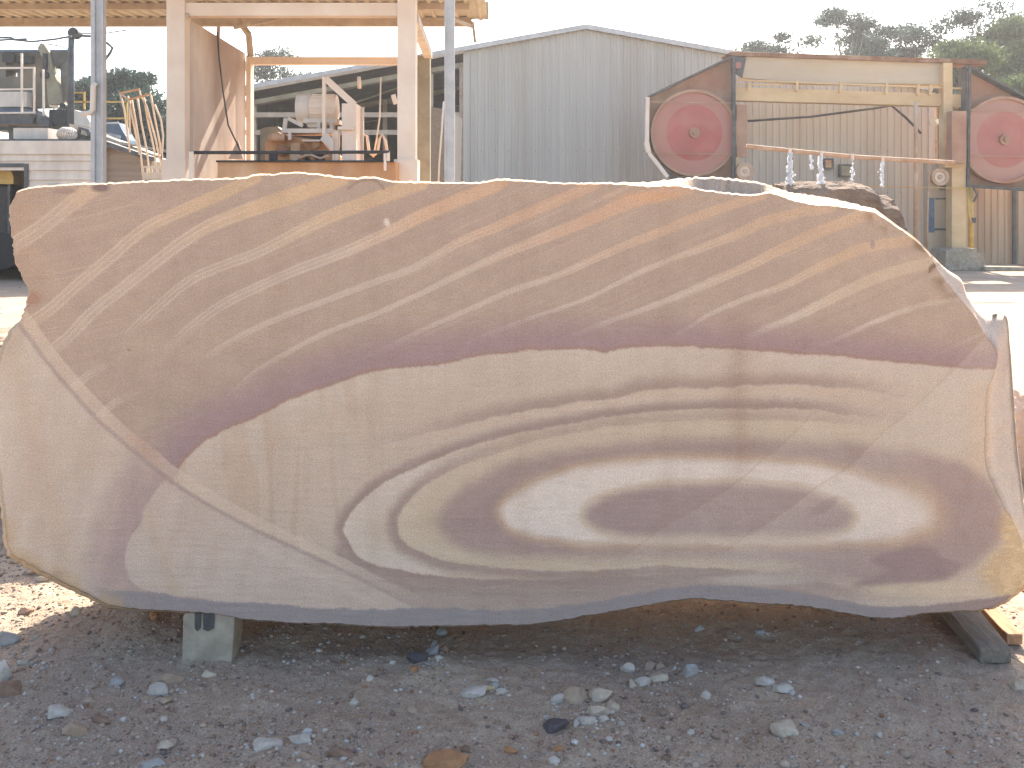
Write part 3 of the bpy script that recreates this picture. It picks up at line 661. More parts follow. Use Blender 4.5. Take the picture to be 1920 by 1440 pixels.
t = MB(); ys = (3.20, 3.95)
def plank(pl0, pl1, y0, y1, zb_, zt_):
    """x at near end (l,r) and far end (l,r)"""
    return MB().add([(pl0[0],y0,zb_),(pl0[1],y0,zb_),(pl1[1],y1,zb_),(pl1[0],y1,zb_),(pl0[0],y0,zt_),(pl0[1],y0,zt_),(pl1[1],y1,zt_),(pl1[0],y1,zt_)],
              [(0,3,2,1),(4,5,6,7),(0,1,5,4),(1,2,6,5),(2,3,7,6),(3,0,4,7)])
s1_ = plank((PX(1838,3.2), PX(1897,3.2)), (PX(1752,3.7), PX(1818,3.7)), 3.2, 3.9, 0.0, .055).build('timber_sleeper', M['timber'], None, bevel=.006)
tag(s1_, 'dark weathered timber sleeper lying on the ground under the right end of the slab', 'timber')
s2_ = plank((PX(1888,3.34), PX(1918,3.34)), (PX(1822,3.7), PX(1852,3.7)), 3.34, 3.8, 0.0, .04).build('timber_offcut', M['timber2'], None, bevel=.004)
tag(s2_, 'short orange-brown timber offcut beside the dark sleeper at the right', 'timber')
s3_ = plank((1.60, 1.82), (1.60, 1.82), 3.72, 3.93, .056, .2).build('timber_packer', M['timber'], None, bevel=.006)
tag(s3_, 'thick timber packer between the dark sleeper and the underside of the slab', 'timber')

# --- rocks
_ico = bmesh.new(); bmesh.ops.create_icosphere(_ico, subdivisions=3, radius=1)
ICO = np.array([v.co[:] for v in _ico.verts]); ICF = np.array([[v.index for v in f.verts] for f in _ico.faces]); _ico.free()
_ico = bmesh.new(); bmesh.ops.create_icosphere(_ico, subdivisions=2, radius=1)
ICO2 = np.array([v.co[:] for v in _ico.verts]); ICF2 = np.array([[v.index for v in f.verts] for f in _ico.faces]); _ico.free()
_ico = bmesh.new(); bmesh.ops.create_icosphere(_ico, subdivisions=1, radius=1)
ICO1 = np.array([v.co[:] for v in _ico.verts]); ICF1 = np.array([[v.index for v in f.verts] for f in _ico.faces]); _ico.free()
def rockverts(base, rng, cuts=9, rough_=.06):
    v = base.copy()
    for _ in range(cuts):
        n = rng.normal(size=3); n /= np.linalg.norm(n); d = rng.uniform(.5, .85)
        ex = np.maximum(0, v @ n - d); v = v - ex[:, None]*n
    s = rng.random()*50
    v = v * (1 + rough_*fbm(v[:,0]*2.2+s, v[:,1]*2.2+v[:,2]*1.7, 3, 3))[:, None]
    v += .02*np.stack([fbm(v[:,0]*6+s, v[:,1]*6+v[:,2]*5, 2, 8+i) for i in range(3)], 1)
    return v
def rockmat(name, c1, c2): return mat(name, c1, c2, 22, rough=.95, bump=.8, bscale=120, dist=.003)
RM = {'white': rockmat('chalky_white_stone', (.50,.44,.37), (.34,.28,.22)), 'cream': rockmat('cream_stone', (.50,.41,.31), (.34,.26,.18)),
      'grey': rockmat('pale_grey_stone', (.38,.35,.32), (.25,.22,.19)), 'tan': rockmat('tan_stone', (.40,.29,.20), (.27,.19,.125)),
      'brown': rockmat('brown_stone', (.28,.18,.12), (.18,.11,.075)), 'dark': rockmat('dark_stone', (.11,.09,.09), (.07,.055,.055)),
      'rust': rockmat('rusty_orange_stone', (.40,.2,.09), (.27,.13,.06)), 'yellow': rockmat('yellow_stone', (.55,.42,.2), (.42,.3,.14))}
def ground_at(px, py):
    D = FPX*EYE/(py-HORIZ)
    for _ in range(4):
        X = PX(px, D); z = float(ground_h(np.array([X]), np.array([D]))[0]); D = FPX*(EYE-z)/(py-HORIZ)
    return PX(px, D), D, z
ROCKS = [
 (58,1078,34,20,'tan','tan rounded rock behind the lower left corner of the slab'),
 (79,1090,28,14,'cream','small cream rock just behind the sloping lower left edge of the slab'),
 (140,1155,26,20,'cream','pale upright stone chip at the edge of the sunlit patch on the left'),
 (50,1152,32,12,'brown','dark reddish clod sitting in the sunlit patch on the left'),
 (290,1160,22,16,'rust','rust-brown stone tucked under the slab left of the concrete block'),
 (12,1212,56,34,'grey','large pale grey stone at the left edge below the sunlit patch'),
 (3,1280,42,46,'white','white angular stone cut by the left edge of the photo'),
 (18,1305,52,34,'brown','flat reddish stone flake tilted up at the far left edge'),
 (43,1248,22,12,'white','small white chip right of the white angular stone at the left edge'),
 (217,1287,34,18,'grey','flat pale stone halfway between the left edge and the concrete block'),
 (297,1302,44,24,'white','white crumbly stone in front of the concrete block on its left'),
 (318,1284,58,26,'tan','tan weathered stone against the white crumbly stone'),
 (310,1318,30,12,'tan','small tan stone below the white crumbly stone'),
 (390,1268,34,14,'cream','cream flat chip just in front of the concrete block'),
 (167,1318,32,14,'tan','tan stone left of the white crumbly stone'),
 (110,1342,56,20,'white','white flaky stone on the gravel at the lower left'),
 (140,1380,54,34,'tan','tan blocky stone sitting in the gravel at the lower left'),
 (193,1356,36,18,'brown','brown stone directly right of the tan blocky stone at the lower left'),
 (308,1404,38,16,'cream','cream flat stone near the bottom edge in the left gravel'),
 (563,1393,44,18,'white','white stone near the bottom edge left of centre'),
 (500,1402,62,22,'white','wide patch of white crumbling stone near the bottom left of centre'),
 (573,1424,28,16,'tan','small tan stone below the white stone left of centre'),
 (290,1440,54,20,'grey','grey stone on the bottom edge of the left gravel'),
 (812,1230,30,22,'grey','pale grey stone resting behind the dark stone in mid foreground'),
 (832,1225,20,18,'brown','small brown stone right of the pale grey stone in mid foreground'),
 (785,1242,48,20,'dark','dark slaty stone in mid foreground below the slab centre'),
 (777,1260,17,14,'rust','small bright orange stone touching the dark slaty stone'),
 (695,1276,17,10,'white','tiny white stone left of the dark slaty stone'),
 (773,1338,22,15,'tan','rounded tan pebble below the dark slaty stone'),
 (917,1293,24,9,'yellow','yellowish flat pebble among white rubble in the centre foreground'),
 (927,1279,30,10,'white','thin white flake above the yellowish pebble'),
 (885,1302,62,14,'white','crumbled white rubble piece left of the yellowish pebble'),
 (942,1302,24,16,'white','white lump right of the yellowish pebble'),
 (830,1190,26,14,'grey','grey stone in the dark strip just under the slab centre'),
 (1123,1315,56,26,'cream','beige oblong stone, upper one of the stacked pair right of centre'),
 (1118,1343,54,22,'cream','beige oblong stone, lower one of the stacked pair right of centre'),
 (1148,1334,30,24,'cream','rounded beige stone end at the right of the stacked pair'),
 (1072,1318,62,30,'tan','broad tan stone left of the stacked beige pair'),
 (1045,1318,34,16,'white','whitish wedge stone at the left tip of the broad tan stone'),
 (1103,1356,34,16,'white','white rounded stone below the stacked beige pair'),
 (1130,1354,24,14,'white','smaller white rounded stone right of the white rounded stone below the pair'),
 (1025,1352,16,12,'white','white pebble beside the dark grey-brown stone right of centre'),
 (1040,1368,60,20,'dark','dark grey-brown flat stone in the foreground right of centre'),
 (1082,1363,14,14,'white','white pebble right of the dark grey-brown flat stone'),
 (1177,1262,28,22,'white','clean white rounded stone under the slab right of centre'),
 (1217,1257,28,20,'tan','tan stone between the clean white stone and the small brown one'),
 (1237,1255,22,16,'tan','tan pebble right of the tan stone under the slab'),
 (1257,1238,22,14,'brown','small brown pebble highest in the group right of centre'),
 (1205,1287,34,24,'white','white lumpy stone in the pale cluster right of centre'),
 (1230,1276,48,18,'cream','cream elongated stone at the top of the pale cluster right of centre'),
 (1185,1292,18,20,'cream','upright cream stone at the left of the pale cluster'),
 (1293,1268,34,26,'grey','pale grey-brown rounded stone under the slab right of the pale cluster'),
 (1323,1308,20,18,'white','small white stone below the pale grey-brown rounded stone'),
 (1437,1284,40,18,'white','whitish broken stone in the right foreground'),
 (1470,1296,48,16,'white','pale flat fragment right below the whitish broken stone'),
 (1472,1377,60,30,'cream','large pale cream stone alone in the right foreground'),
 (1573,1378,26,12,'grey','small grey stone right of the large cream stone'),
 (1297,1380,20,14,'white','small white stone in the lower right, left of the large cream stone'),
 (1510,1362,24,6,'grey','thin grey splinter beside the large cream stone'),
 (1910,1290,40,24,'cream','pale stone at the right edge below the timber sleeper'),
 (1427,1190,26,12,'grey','grey flat chip under the slab in the right half'),
 (1312,1183,22,14,'grey','grey stone in the shadow under the slab right of centre'),
 (1365,1188,24,16,'brown','round brown stone in the shadow between two grey chips'),
 (1610,1402,18,14,'tan','tan pebble low in the right foreground'),
 (957,1412,28,14,'rust','rust-coloured pebble near the bottom edge in the centre'),
 (840,1440,96,32,'rust','wide rusty-brown rock on the bottom edge of the picture'),
 (1048,1408,24,12,'rust','rust-brown pebble near the bottom edge right of centre'),
 (1038,1432,26,16,'white','white stone on the bottom edge right of centre'),
 (665,1325,22,20,'white','white crumb of stone left of the rounded tan pebble'),
 (640,1420,60,20,'brown','brown clod at the bottom edge left of the wide rusty rock'),
]
rockbase = [rockverts(ICO, np.random.default_rng(100+i), 13, .16) for i in range(16)]
for i, (px, py, pw, ph, k, lab) in enumerate(ROCKS):
    X, Y, z = ground_at(px, py - ph*.18)
    sc = Y/FPX; wd = pw*sc/2; ht = max(ph*sc*.62, .006); rng = np.random.default_rng(500+i)
    v = rockbase[i % 16].copy()
    a_ = rng.uniform(0, 6.28); ca, sa = math.cos(a_), math.sin(a_)
    v = np.stack([v[:,0]*ca-v[:,1]*sa, v[:,0]*sa+v[:,1]*ca, v[:,2]], 1)
    ext = np.abs(v).max(0); v /= ext
    v *= np.array([wd, max(wd*.6, ht*.8), ht])
    til = rng.uniform(-.25, .25)
    if 'tilted' in lab: til = -.6
    v = np.stack([v[:,0]*math.cos(til)-v[:,2]*math.sin(til), v[:,1], v[:,0]*math.sin(til)+v[:,2]*math.cos(til)], 1)
    me = bpy.data.meshes.new('stone'); me.from_pydata(v.tolist(), [], ICF.tolist()); me.update()
    me.materials.append(RM[k]); me.polygons.foreach_set('use_smooth', [False]*len(ICF))
    nm = 'pebble' if pw < 26 else 'stone'
    o = bpy.data.objects.new(nm, me); COL.objects.link(o); o.location = (X, Y, z + ht*.22)
    tag(o, lab, 'stone', 'loose stones on the ground in front of the slab')

# --- gravel: nobody could count it
def gravel():
    rng = np.random.default_rng(3); N = 26000
    Y = 2.5 + (rng.random(N)**1.25)*1.9; X = (rng.random(N)-.5)*2*(.62*Y)
    dens = .25 + .9*(X < -.2) + .55*(Y < 2.85) + 1.1*(vnoise(X*2.2, Y*2.2, 3) > .55)
    dens *= np.where(X > .6, .45, 1)
    keep = rng.random(N) < dens/1.6; X, Y = X[keep], Y[keep]; n = len(X)
    Xe = np.r_[X, (rng.random(1500)-.5)*26]; Ye = np.r_[Y, 4.5+rng.random(1500)**2*16]; X, Y = Xe, Ye; n = len(X)
    # crushed rubble round the bigger stones
    cl = [(217,1287),(297,1302),(110,1342),(500,1402),(885,1302),(935,1295),(1110,1335),(1070,1320),(1215,1280),(1450,1290),(140,1370),(790,1245),(1297,1262),(60,1250),(563,1393),(1120,1355)]
    ex, ey = [], []
    for cx_, cy_ in cl:
        q_ = ground_at(cx_, cy_); m_ = 46; ex.append(q_[0]+rng.normal(size=m_)*.05); ey.append(q_[1]+rng.normal(size=m_)*.035)
    nc = len(cl)*46; X = np.r_[X, np.concatenate(ex)]; Y = np.r_[Y, np.concatenate(ey)]; n = len(X)
    r = .0028 + .010*rng.random(n)**3.4; r = r*(1 + (Y > 4.4)*1.2); big_ = rng.random(n) < .012; r = np.where(big_, r+.012, r)
    Z = ground_h(X, Y)
    protos = [rockverts(ICO1, np.random.default_rng(900+i), 7) for i in range(16)]
    nv = len(ICO1); V = np.zeros((n, nv, 3)); pi = rng.integers(0, 16, n)
    for q in range(16):
        m_ = np.where(pi == q)[0]; a_ = rng.uniform(0, 6.28, len(m_)); p = protos[q]
        ca, sa = np.cos(a_)[:, None], np.sin(a_)[:, None]
        asp = rng.uniform(.6, 1.1, (len(m_), 1)); fl = rng.uniform(.35, .75, (len(m_), 1))
        xx = p[None, :, 0]; yy = p[None, :, 1]*asp; rr = r[m_][:, None]
        V[m_, :, 0] = X[m_][:, None] + (xx*ca-yy*sa)*rr; V[m_, :, 1] = Y[m_][:, None] + (xx*sa+yy*ca)*rr
        V[m_, :, 2] = Z[m_][:, None] + (p[None, :, 2]*fl+.1*fl)*rr
    F = (ICF1[None] + (np.arange(n)*nv)[:, None, None]).reshape(-1, 3)
    me = bpy.data.meshes.new('gravel'); V = V.reshape(-1, 3)
    me.vertices.add(len(V)); me.vertices.foreach_set('co', V.astype(np.float32).ravel())
    me.loops.add(F.size); me.loops.foreach_set('vertex_index', F.astype(np.int32).ravel())
    me.polygons.add(len(F)); me.polygons.foreach_set('loop_start', np.arange(0, F.size, 3, dtype=np.int32))
    me.update(calc_edges=True)
    pal = np.array([(.44,.33,.24),(.36,.25,.18),(.50,.42,.34),(.30,.2,.14),(.52,.48,.43),(.40,.3,.22),(.33,.18,.1),(.2,.15,.13)])
    ch = rng.choice(8, n, p=[.27,.21,.16,.13,.025,.12,.03,.055]); ch[-nc:] = rng.choice([0,2,4,4,5], nc); pc = pal[ch]*rng.uniform(.6, .95, (n, 1))
    at = me.attributes.new('tone3', 'FLOAT_COLOR', 'POINT'); at.data.foreach_set('color', np.repeat(np.c_[pc, np.ones(n)], nv, 0).astype(np.float32).ravel())
    m = bpy.data.materials.new('gravel_chips'); m.use_nodes = True; N_ = m.node_tree.nodes; L = m.node_tree.links; bb = N_["Principled BSDF"]; bb.inputs["Roughness"].default_value = .95
    bb.inputs["Specular IOR Level"].default_value = .15
    a2 = N_.new("ShaderNodeAttribute"); a2.attribute_name = 'tone3'; L.new(a2.outputs["Color"], bb.inputs["Base Color"]); me.materials.append(m)
    o = bpy.data.objects.new('gravel', me); COL.objects.link(o); tag(o, 'loose tan and white gravel scattered over the ground', 'gravel', kind='stuff')
gravel()

# --- other stone blocks standing in the yard behind the slab
def roughblock(name, x0, x1, y0, y1, z0, z1, m, amp, seed, label, sub=24, cutdown=None):
    bm = bmesh.new(); bmesh.ops.create_cube(bm, size=1); bmesh.ops.subdivide_edges(bm, edges=bm.edges, cuts=sub, use_grid_fill=True)
    v = np.array([q.co[:] for q in bm.verts])
    w_ = v.copy(); rl = np.maximum(np.abs(v).max(1), 1e-6)
    rad = np.linalg.norm(v, axis=1); v = v*(1-.10*ss(.62, .87, rad))[:, None]
    v = v*np.array([x1-x0, y1-y0, z1-z0])
    for k in range(3): v[:, k] += amp*fbm(w_[:,0]*6+seed+k*9, w_[:,1]*6+w_[:,2]*7.3, 4, seed+k)
    if cutdown is not None: v = cutdown(v, w_)
    v += np.array([(x0+x1)/2, (y0+y1)/2, (z0+z1)/2])
    for q, p in zip(bm.verts, v): q.co = p
    me = bpy.data.meshes.new(name); bm.to_mesh(me); bm.free(); me.materials.append(m)
    o = bpy.data.objects.new(name, me); COL.objects.link(o); ORG[o.name] = Vector((0,0,0)); tag(o, label, 'stone block', 'stone blocks in the yard'); return o
roughblock('sandstone_block', PX(1897,5.3), PX(1897,5.3)+2.2, 5.3, 6.1, -.05, PZ(735,5.3), M['blockpale'], .03, 5, 'orange-pink sandstone block whose left edge shows at the right border behind the slab')
roughblock('sandstone_block', -3.3, -1.75, 4.85, 5.4, -.05, .86, M['block'], .04, 8, 'low rough stone block lying behind the left end of the big slab')
def cd_(v, w_):
    # stepped right end, lower shoulder
    sh = ss(.25, .3, w_[:,0])*(w_[:,2] > 0); v[:, 2] -= sh*.27; v[:, 2] -= (.24*(.5-w_[:,1]))*(w_[:,2] > .2); return v
roughblock('stone_boulder', PX(1478,18.4), PX(1706,18.4), 18.4, 20, -.1, PZ(336,19.6), M['boulder'], .10, 3, 'big brown raw stone block waiting under the wire of the saw', cutdown=cd_)
# ------------------------------------------------------------------ corrugated sheets
def corrug(mb, p0, u, v, lenu, lenv, pitch, hgt, nrm, thick=.0, prof=((0,0),(.42,0),(.52,1),(.90,1),(1,0))):
    """ribbed sheet: ribs run along v, profile across u; p0 corner"""
    p0, u, v, nrm = Vector(p0), Vector(u).normalized(), Vector(v).normalized(), Vector(nrm).normalized()
    pts = []; k = 0; s = 0
    while s < lenu - 1e-6:
        for f, h in prof[:-1]:
            if s + f*pitch <= lenu: pts.append((s + f*pitch, h*hgt))
        s += pitch
    pts.append((lenu, 0))
    vs = []
    for a_, h in pts:
        q = p0 + u*a_ + nrm*h; vs += [q, q + v*lenv]
    fs = [(2*i, 2*i+2, 2*i+3, 2*i+1) for i in range(len(pts)-1)]
    return mb.add(vs, fs)

# ------------------------------------------------------------------ the big clad shed (gable to the camera)
DS = 27.5
pk = (1098, 52); le = (455, 168); re = (1745, 168)
shed = empty('clad_shed', (PX(1100, DS), DS, 0), 'large gabled shed clad in grey ribbed sheet with open bays on its left', 'shed')
def roofz(px):
    a_, b_ = (le, pk) if px < pk[0] else (pk, re)
    return PZ(a_[1] + (b_[1]-a_[1])*(px-a_[0])/(b_[0]-a_[0]), DS)
w_ = MB(); xl, xr = PX(870, DS), PX(1745, DS); pitch = .205
def clad_gable(mb, xl, xr, pitch, hgt, Y):
    s = xl; pts = []
    while s < xr:
        for f, h in ((0,0),(.62,0),(.70,1),(.92,1)): pts.append((s+f*pitch, h*hgt))
        s += pitch
    pts = [p for p in pts if p[0] <= xr] + [(xr, 0)]
    vs = []
    for X, h in pts:
        zt_ = roofz(960 + X/DS*FPX) - .05; vs += [(X, Y-h, 0), (X, Y-h, zt_)]
    n = len(pts); fs = [(2*i, 2*i+2, 2*i+3, 2*i+1) for i in range(n-1)]
    mb.add(vs, fs)
clad_gable(w_, xl, xr, pitch, .035, DS); w_.build('wall', M['clad'], shed)
w_ = MB(); w_.box(xl-.02, xl+.16, DS-.06, DS-.036, 0, roofz(875)-.05); w_.build('corner_flashing', M['clad'], shed)
w_ = MB(); w_.box(xr-.04, xr+.04, DS, DS+13, 0, roofz(1744)-.05); w_.box(PX(1740,DS), PX(1752,DS), DS-.05, DS-.037, 0, roofz(1744)-.1); w_.build('side_wall', M['clad'], shed)
XL_ = PX(455, DS); XP_ = PX(pk[0], DS); zl_, zp_, zr_ = roofz(455)-.02, roofz(pk[0])-.02, roofz(1745)-.02
w_ = MB(); w_.add([(XL_,DS+12.9,0),(xr,DS+12.9,0),(xr,DS+12.9,zr_),(XP_,DS+12.9,zp_),(XL_,DS+12.9,zl_),(XL_,DS+13,0),(xr,DS+13,0),(xr,DS+13,zr_),(XP_,DS+13,zp_),(XL_,DS+13,zl_)],
    [(0,1,2,3,4),(9,8,7,6,5),(0,5,6,1),(1,6,7,2),(2,7,8,3),(3,8,9,4),(4,9,5,0)])
w_.box(XL_-.05, XL_+.05, DS+.6, DS+12.88, 0, zl_-.02); w_.build('back_wall', M['shedroof'], shed)
rf = MB()
for (pa, pb) in ((le, pk), (pk, re)):
    a_ = P(*pa, DS); b_ = P(*pb, DS); ox = .25 if pb is re else 0; oxl = .25 if pa is le else 0
    sl = (b_[2]-a_[2])/(b_[0]-a_[0]); A_ = (a_[0]-oxl, a_[2]-oxl*sl); B_ = (b_[0]+ox, b_[2]+ox*sl)
    rf.add([(A_[0],DS-.12,A_[1]),(B_[0],DS-.12,B_[1]),(B_[0],DS+13.1,B_[1]),(A_[0],DS+13.1,A_[1]),
            (A_[0],DS-.12,A_[1]+.06),(B_[0],DS-.12,B_[1]+.06),(B_[0],DS+13.1,B_[1]+.06),(A_[0],DS+13.1,A_[1]+.06)],
           [(0,3,2,1),(4,5,6,7),(0,1,5,4),(1,2,6,5),(2,3,7,6),(3,0,4,7)])
rf.build('roof', M['shedroof'], shed)
for pa, pb in ((le, pk), (pk, re)):
    q = MB(); a_ = P(*pa, DS); b_ = P(*pb, DS); q.bar((a_[0], DS-.15, a_[2]+.01), (b_[0], DS-.15, b_[2]+.01), .15, .05); q.build('barge_flashing', M['galv'], shed)
# barge channel over the open bays, portal rafters and interior posts
bc = MB(); bc.bar((PX(455,DS), DS-.16, roofz(455)-.09), (PX(870,DS), DS-.16, roofz(870)-.09), .09, .06); bc.build('barge_channel', M['purlin'], shed)
for k, yy in enumerate((DS+.3, DS+5)):
    rb = MB(); rb.bar((PX(458,DS), yy, roofz(458)-.42), (PX(870,DS), yy, roofz(870)-.42), .14, .34); rb.build('rafter', M['olive'], shed)
for k, (px, yy) in enumerate(((477, DS+.3), (625, DS+4), (722, DS+4), (808, DS+.3), (866, DS+.2))):
    rb = MB(); X = PX(px, yy); rb.box(X-.07, X+.07, yy-.07, yy+.07, 0, roofz(960+X/DS*FPX)-.5); rb.build('post', M['purlin'], shed)
for py in (214, 247):
    rb = MB(); rb.box(PX(455,DS), PX(868,DS), DS+.1, DS+.2, PZ(py+5,DS), PZ(py-4,DS)); rb.build('girt', M['purlin'], shed)
rb = MB(); rb.bar(P(660,195,DS+2), P(760,160,DS+2), .05); rb.bar(P(640,150,DS+2.2), P(745,140,DS+2.2), .12, .2); rb.build('brace', M['olive'], shed)

# leaning stone sheet and pale panel in the right bay of the shed
lp = MB(); lp.prism([(809,200),(842,208),(834,345),(806,345)], 19.5, .1); lp = lp.build('leaning_panel', M['timber'], None); tag(lp, 'dark brown dirty sheet leaning in the shed bay between the two posts', 'panel')
lp = MB(); lp.prism([(851,213),(866,222),(861,430),(850,430)], 22, .05); lp = lp.build('pale_panel', M['clad'], None); tag(lp, 'narrow pale grey panel standing at the left corner of the clad wall', 'panel')
cabl = MB(); cabl.tube([P(832,190,18.5), P(828,250,18.5), P(824,300,18.5), P(822,345,18.5)], .018, 6); cabl = cabl.build('hanging_rope', M['white'], None); tag(cabl, 'thin pale rope hanging in front of the dirty sheet', 'rope')

# ------------------------------------------------------------------ beige fence right of the saw
fx = MB(); corrug(fx, (PX(1752,27.2), 27.2, -.05), (1,0,0), (0,0,1), 7, PZ(347,27.2)+.05, .2, .04, (0,-1,0))
fn = fx.build('ribbed_fence', M['beigeclad'], None); tag(fn, 'beige ribbed sheet fence standing behind the right wheel of the saw', 'fence')
fp = MB(); fp.box(PX(1902,27), PX(1908,27), 27.05, 27.13, 0, PZ(345,27)); f_ = fp.build('fence_post', M['darkgrey'], fn)

# ------------------------------------------------------------------ open canopy on cream posts
DC, DB = 12.0, 14.6
can = empty('open_canopy', (PX(545, DC), DC, 0), 'open-sided work canopy with cream steel posts and ribbed roof at upper left', 'canopy')
rz = PZ(38, 15.1)
rr = MB(); corrug(rr, (-9.6, 11.3, rz+.05), (1,-.0,0), (.0,1,0), 9.6+PX(914,15.1), 3.95, .19, .03, (0,0,-1), prof=((0,0),(.55,0),(.65,1),(.9,1),(1,0)))
rr.build('roof_sheet', M['roof'], can)
for yy in (11.4, 12.7, 13.95):
    pp = MB(); pp.box(-9.6, PX(885,15.0), yy, yy+.09, rz-.07, rz+.02); pp.build('purlin', M['purlin'], can)
pp = MB(); pp.box(-9.6, PX(885,15.1), 15.0, 15.1, PZ(53,15.1)+.02, rz+.02); pp.build('edge_beam', M['purlin'], can)
pp = MB(); corrug(pp, (PX(884,15.2), 15.18, PZ(37,15.2)), (1,0,0), (0,0,1), PX(917,15.2)-PX(884,15.2), .3, .12, .03, (0,-1,0)); pp.build('end_flashing', M['roof'], can)
bm_ = MB(); bm_.box(PX(345,DC), PX(745,DC), DC+.04, DC+.2, PZ(28,DC), PZ(4,DC)); bm_.build('front_beam', M['cream'], can)
for (a0, a1, z_) in ((312, 346, 0), (745, 779, 0)):
    c_ = MB(); c_.box(PX(a0,DC), PX(a1,DC), DC, DC+.24, 0, rz-.03)
    cc_ = c_.build('post', M['cream'], can)
    q = MB(); q.box(PX(a0-6,DC), PX(a1+4,DC), DC-.04, DC+.3, 0, PZ(299,DC)); q.build('plinth', M['cream'], cc_)
for (a0, a1) in ((783, 806), (461, 470)):
    c_ = MB(); c_.box(PX(a0,DB), PX(a1,DB), DB, DB+.18, 0, PZ(104,DB)); c_.build('back_post', M['olive'] if a0 > 700 else M['cream'], can)
c_ = MB(); c_.box(PX(462,DB), PX(800,DB), DB+.02, DB+.14, PZ(120,DB), PZ(106,DB)); c_.build('back_beam', M['cream'], can)
c_ = MB(); c_.bar(P(776,34,DC+.2), P(803,103,DB+.05), .13, .13); c_.build('brace', M['white'], can)
c_ = MB(); c_.tube([P(443,33,DB), P(466,64,DB), P(470,106,DB)], .055, 4, False); c_.build('bracket', M['purlin'], can)
c_ = MB(); c_.bar(P(410,50,DB+.2), P(408,92,DB+.2), .05); c_.build('hanger', M['purlin'], can)
c_ = MB(); c_.bar(P(886,40,14.9), P(891,80,14.9), .05, .05); c_.build('downpipe', M['purlin'], can)
for pa_, pb_ in ((P(350,30,DC), P(385,5,DC+.8)), (P(440,52,DB), P(530,32,DC+1.4)), (P(845,35,14), P(886,50,15))):
    c_ = MB(); c_.bar(pa_, pb_, .05, .05); c_.build('tie', M['purlin'], can)

# side wall running back from the left post
sw = MB(); X = PX(345, DC)
sw.add([(X,DC+.2,0),(X,DB,0),(X,DB,PZ(100,DB)),(X,DC+.2,PZ(40,DC+.2)),(X+.05,DC+.2,0),(X+.05,DB,0),(X+.05,DB,PZ(100,DB)),(X+.05,DC+.2,PZ(40,DC+.2))],
       [(0,3,2,1),(4,5,6,7),(0,1,5,4),(1,2,6,5),(2,3,7,6),(3,0,4,7)])
sw_ = sw.build('splash_wall', mat('stained_white_panel', (.74,.63,.51), (.62,.50,.39), 1.1, c3=(.26,.16,.11), stretch=(1,1,.6), c3s=.8), None)
tag(sw_, 'tall stained off-white splash wall running back from the left cream post', 'wall')
cb_ = MB(); cb_.tube([P(408,60,13.2), P(411,110,13.2), P(418,170,13.2), P(428,235,13.2), P(452,285,13.2)], .012, 6)
cb_ = cb_.build('hanging_cable', M['darkgrey'], None); tag(cb_, 'thin dark cable drooping down the stained splash wall', 'cable')
# white triangle standing in for a patch of sunlight on the splash wall
lp = MB(); lp.prism([(446,262),(456,298),(428,298)], 13.6, .03); lp = lp.build('sunlit_patch', M['white'], None); tag(lp, 'small pale triangle imitating a sunlit patch at the foot of the splash wall', 'light patch')

# front posts near the camera
for (a0, a1, D_, lab, top) in ((170, 193, 11.5, 'grey galvanised channel post with a bent pipe clipped to its left side', 0), (833, 852, 11.5, 'slim galvanised post in front of the shed, right of the cream posts', 1)):
    r_ = empty('galvanised_post', (PX((a0+a1)/2, D_), D_, 0), lab, 'post')
    p = MB(); xa, xb = PX(a0,D_), PX(a1,D_)
    p.box(xa, xb, D_+.03, D_+.10, 0, rz+.1)
    if not top: p.box(xa, xa+.05, D_, D_+.028, 0, rz+.1); p.box(xb-.028, xb, D_, D_+.028, 0, rz+.1)
    else: p.box(xa, xa+.02, D_+.012, D_+.028, 0, rz+.1)
    p.build('shaft', M['galv'], r_)
    if not top:
        p = MB(); p.tube([P(180,155,D_-.02), P(175,162,D_-.02), P(174,205,D_-.02), P(168,212,D_-.02), P(154,213,D_-.02)], .035, 10); p.build('bent_pipe', M['white'], r_)

# ------------------------------------------------------------------ polishing / cutting machine under the canopy
DM = 12.6
ba = MB(); ba.box(PX(408,11.6), PX(742,11.6), 11.6, 13.4, 0, PZ(303,11.6)); ba = ba.build('work_table', M['mud'], None)
tag(ba, 'long orange mud-stained steel work table between the cream posts', 'work table')
q = MB(); q.box(PX(405,11.55), PX(738,11.55), 11.55, 11.6, PZ(304,11.55), PZ(300.5,11.55)); q.build('rim', M['dark'], ba)
rl = MB(); z_ = 11.4
rl.tube([P(356,286,z_), P(500,286,z_), P(730,285,z_)], .022, 8)
rl = rl.build('guard_rail', M['dark'], None); tag(rl, 'dark pipe rail running along the front of the orange work table', 'rail')
for px_, y1_, w2_ in ((728,302,.035),(722,320,.03),(360,345,.06)):
    q = MB(); q.bar(P(px_,284,z_), P(px_,y1_,z_), w2_); q.build('rail_leg', M['cream'], rl)

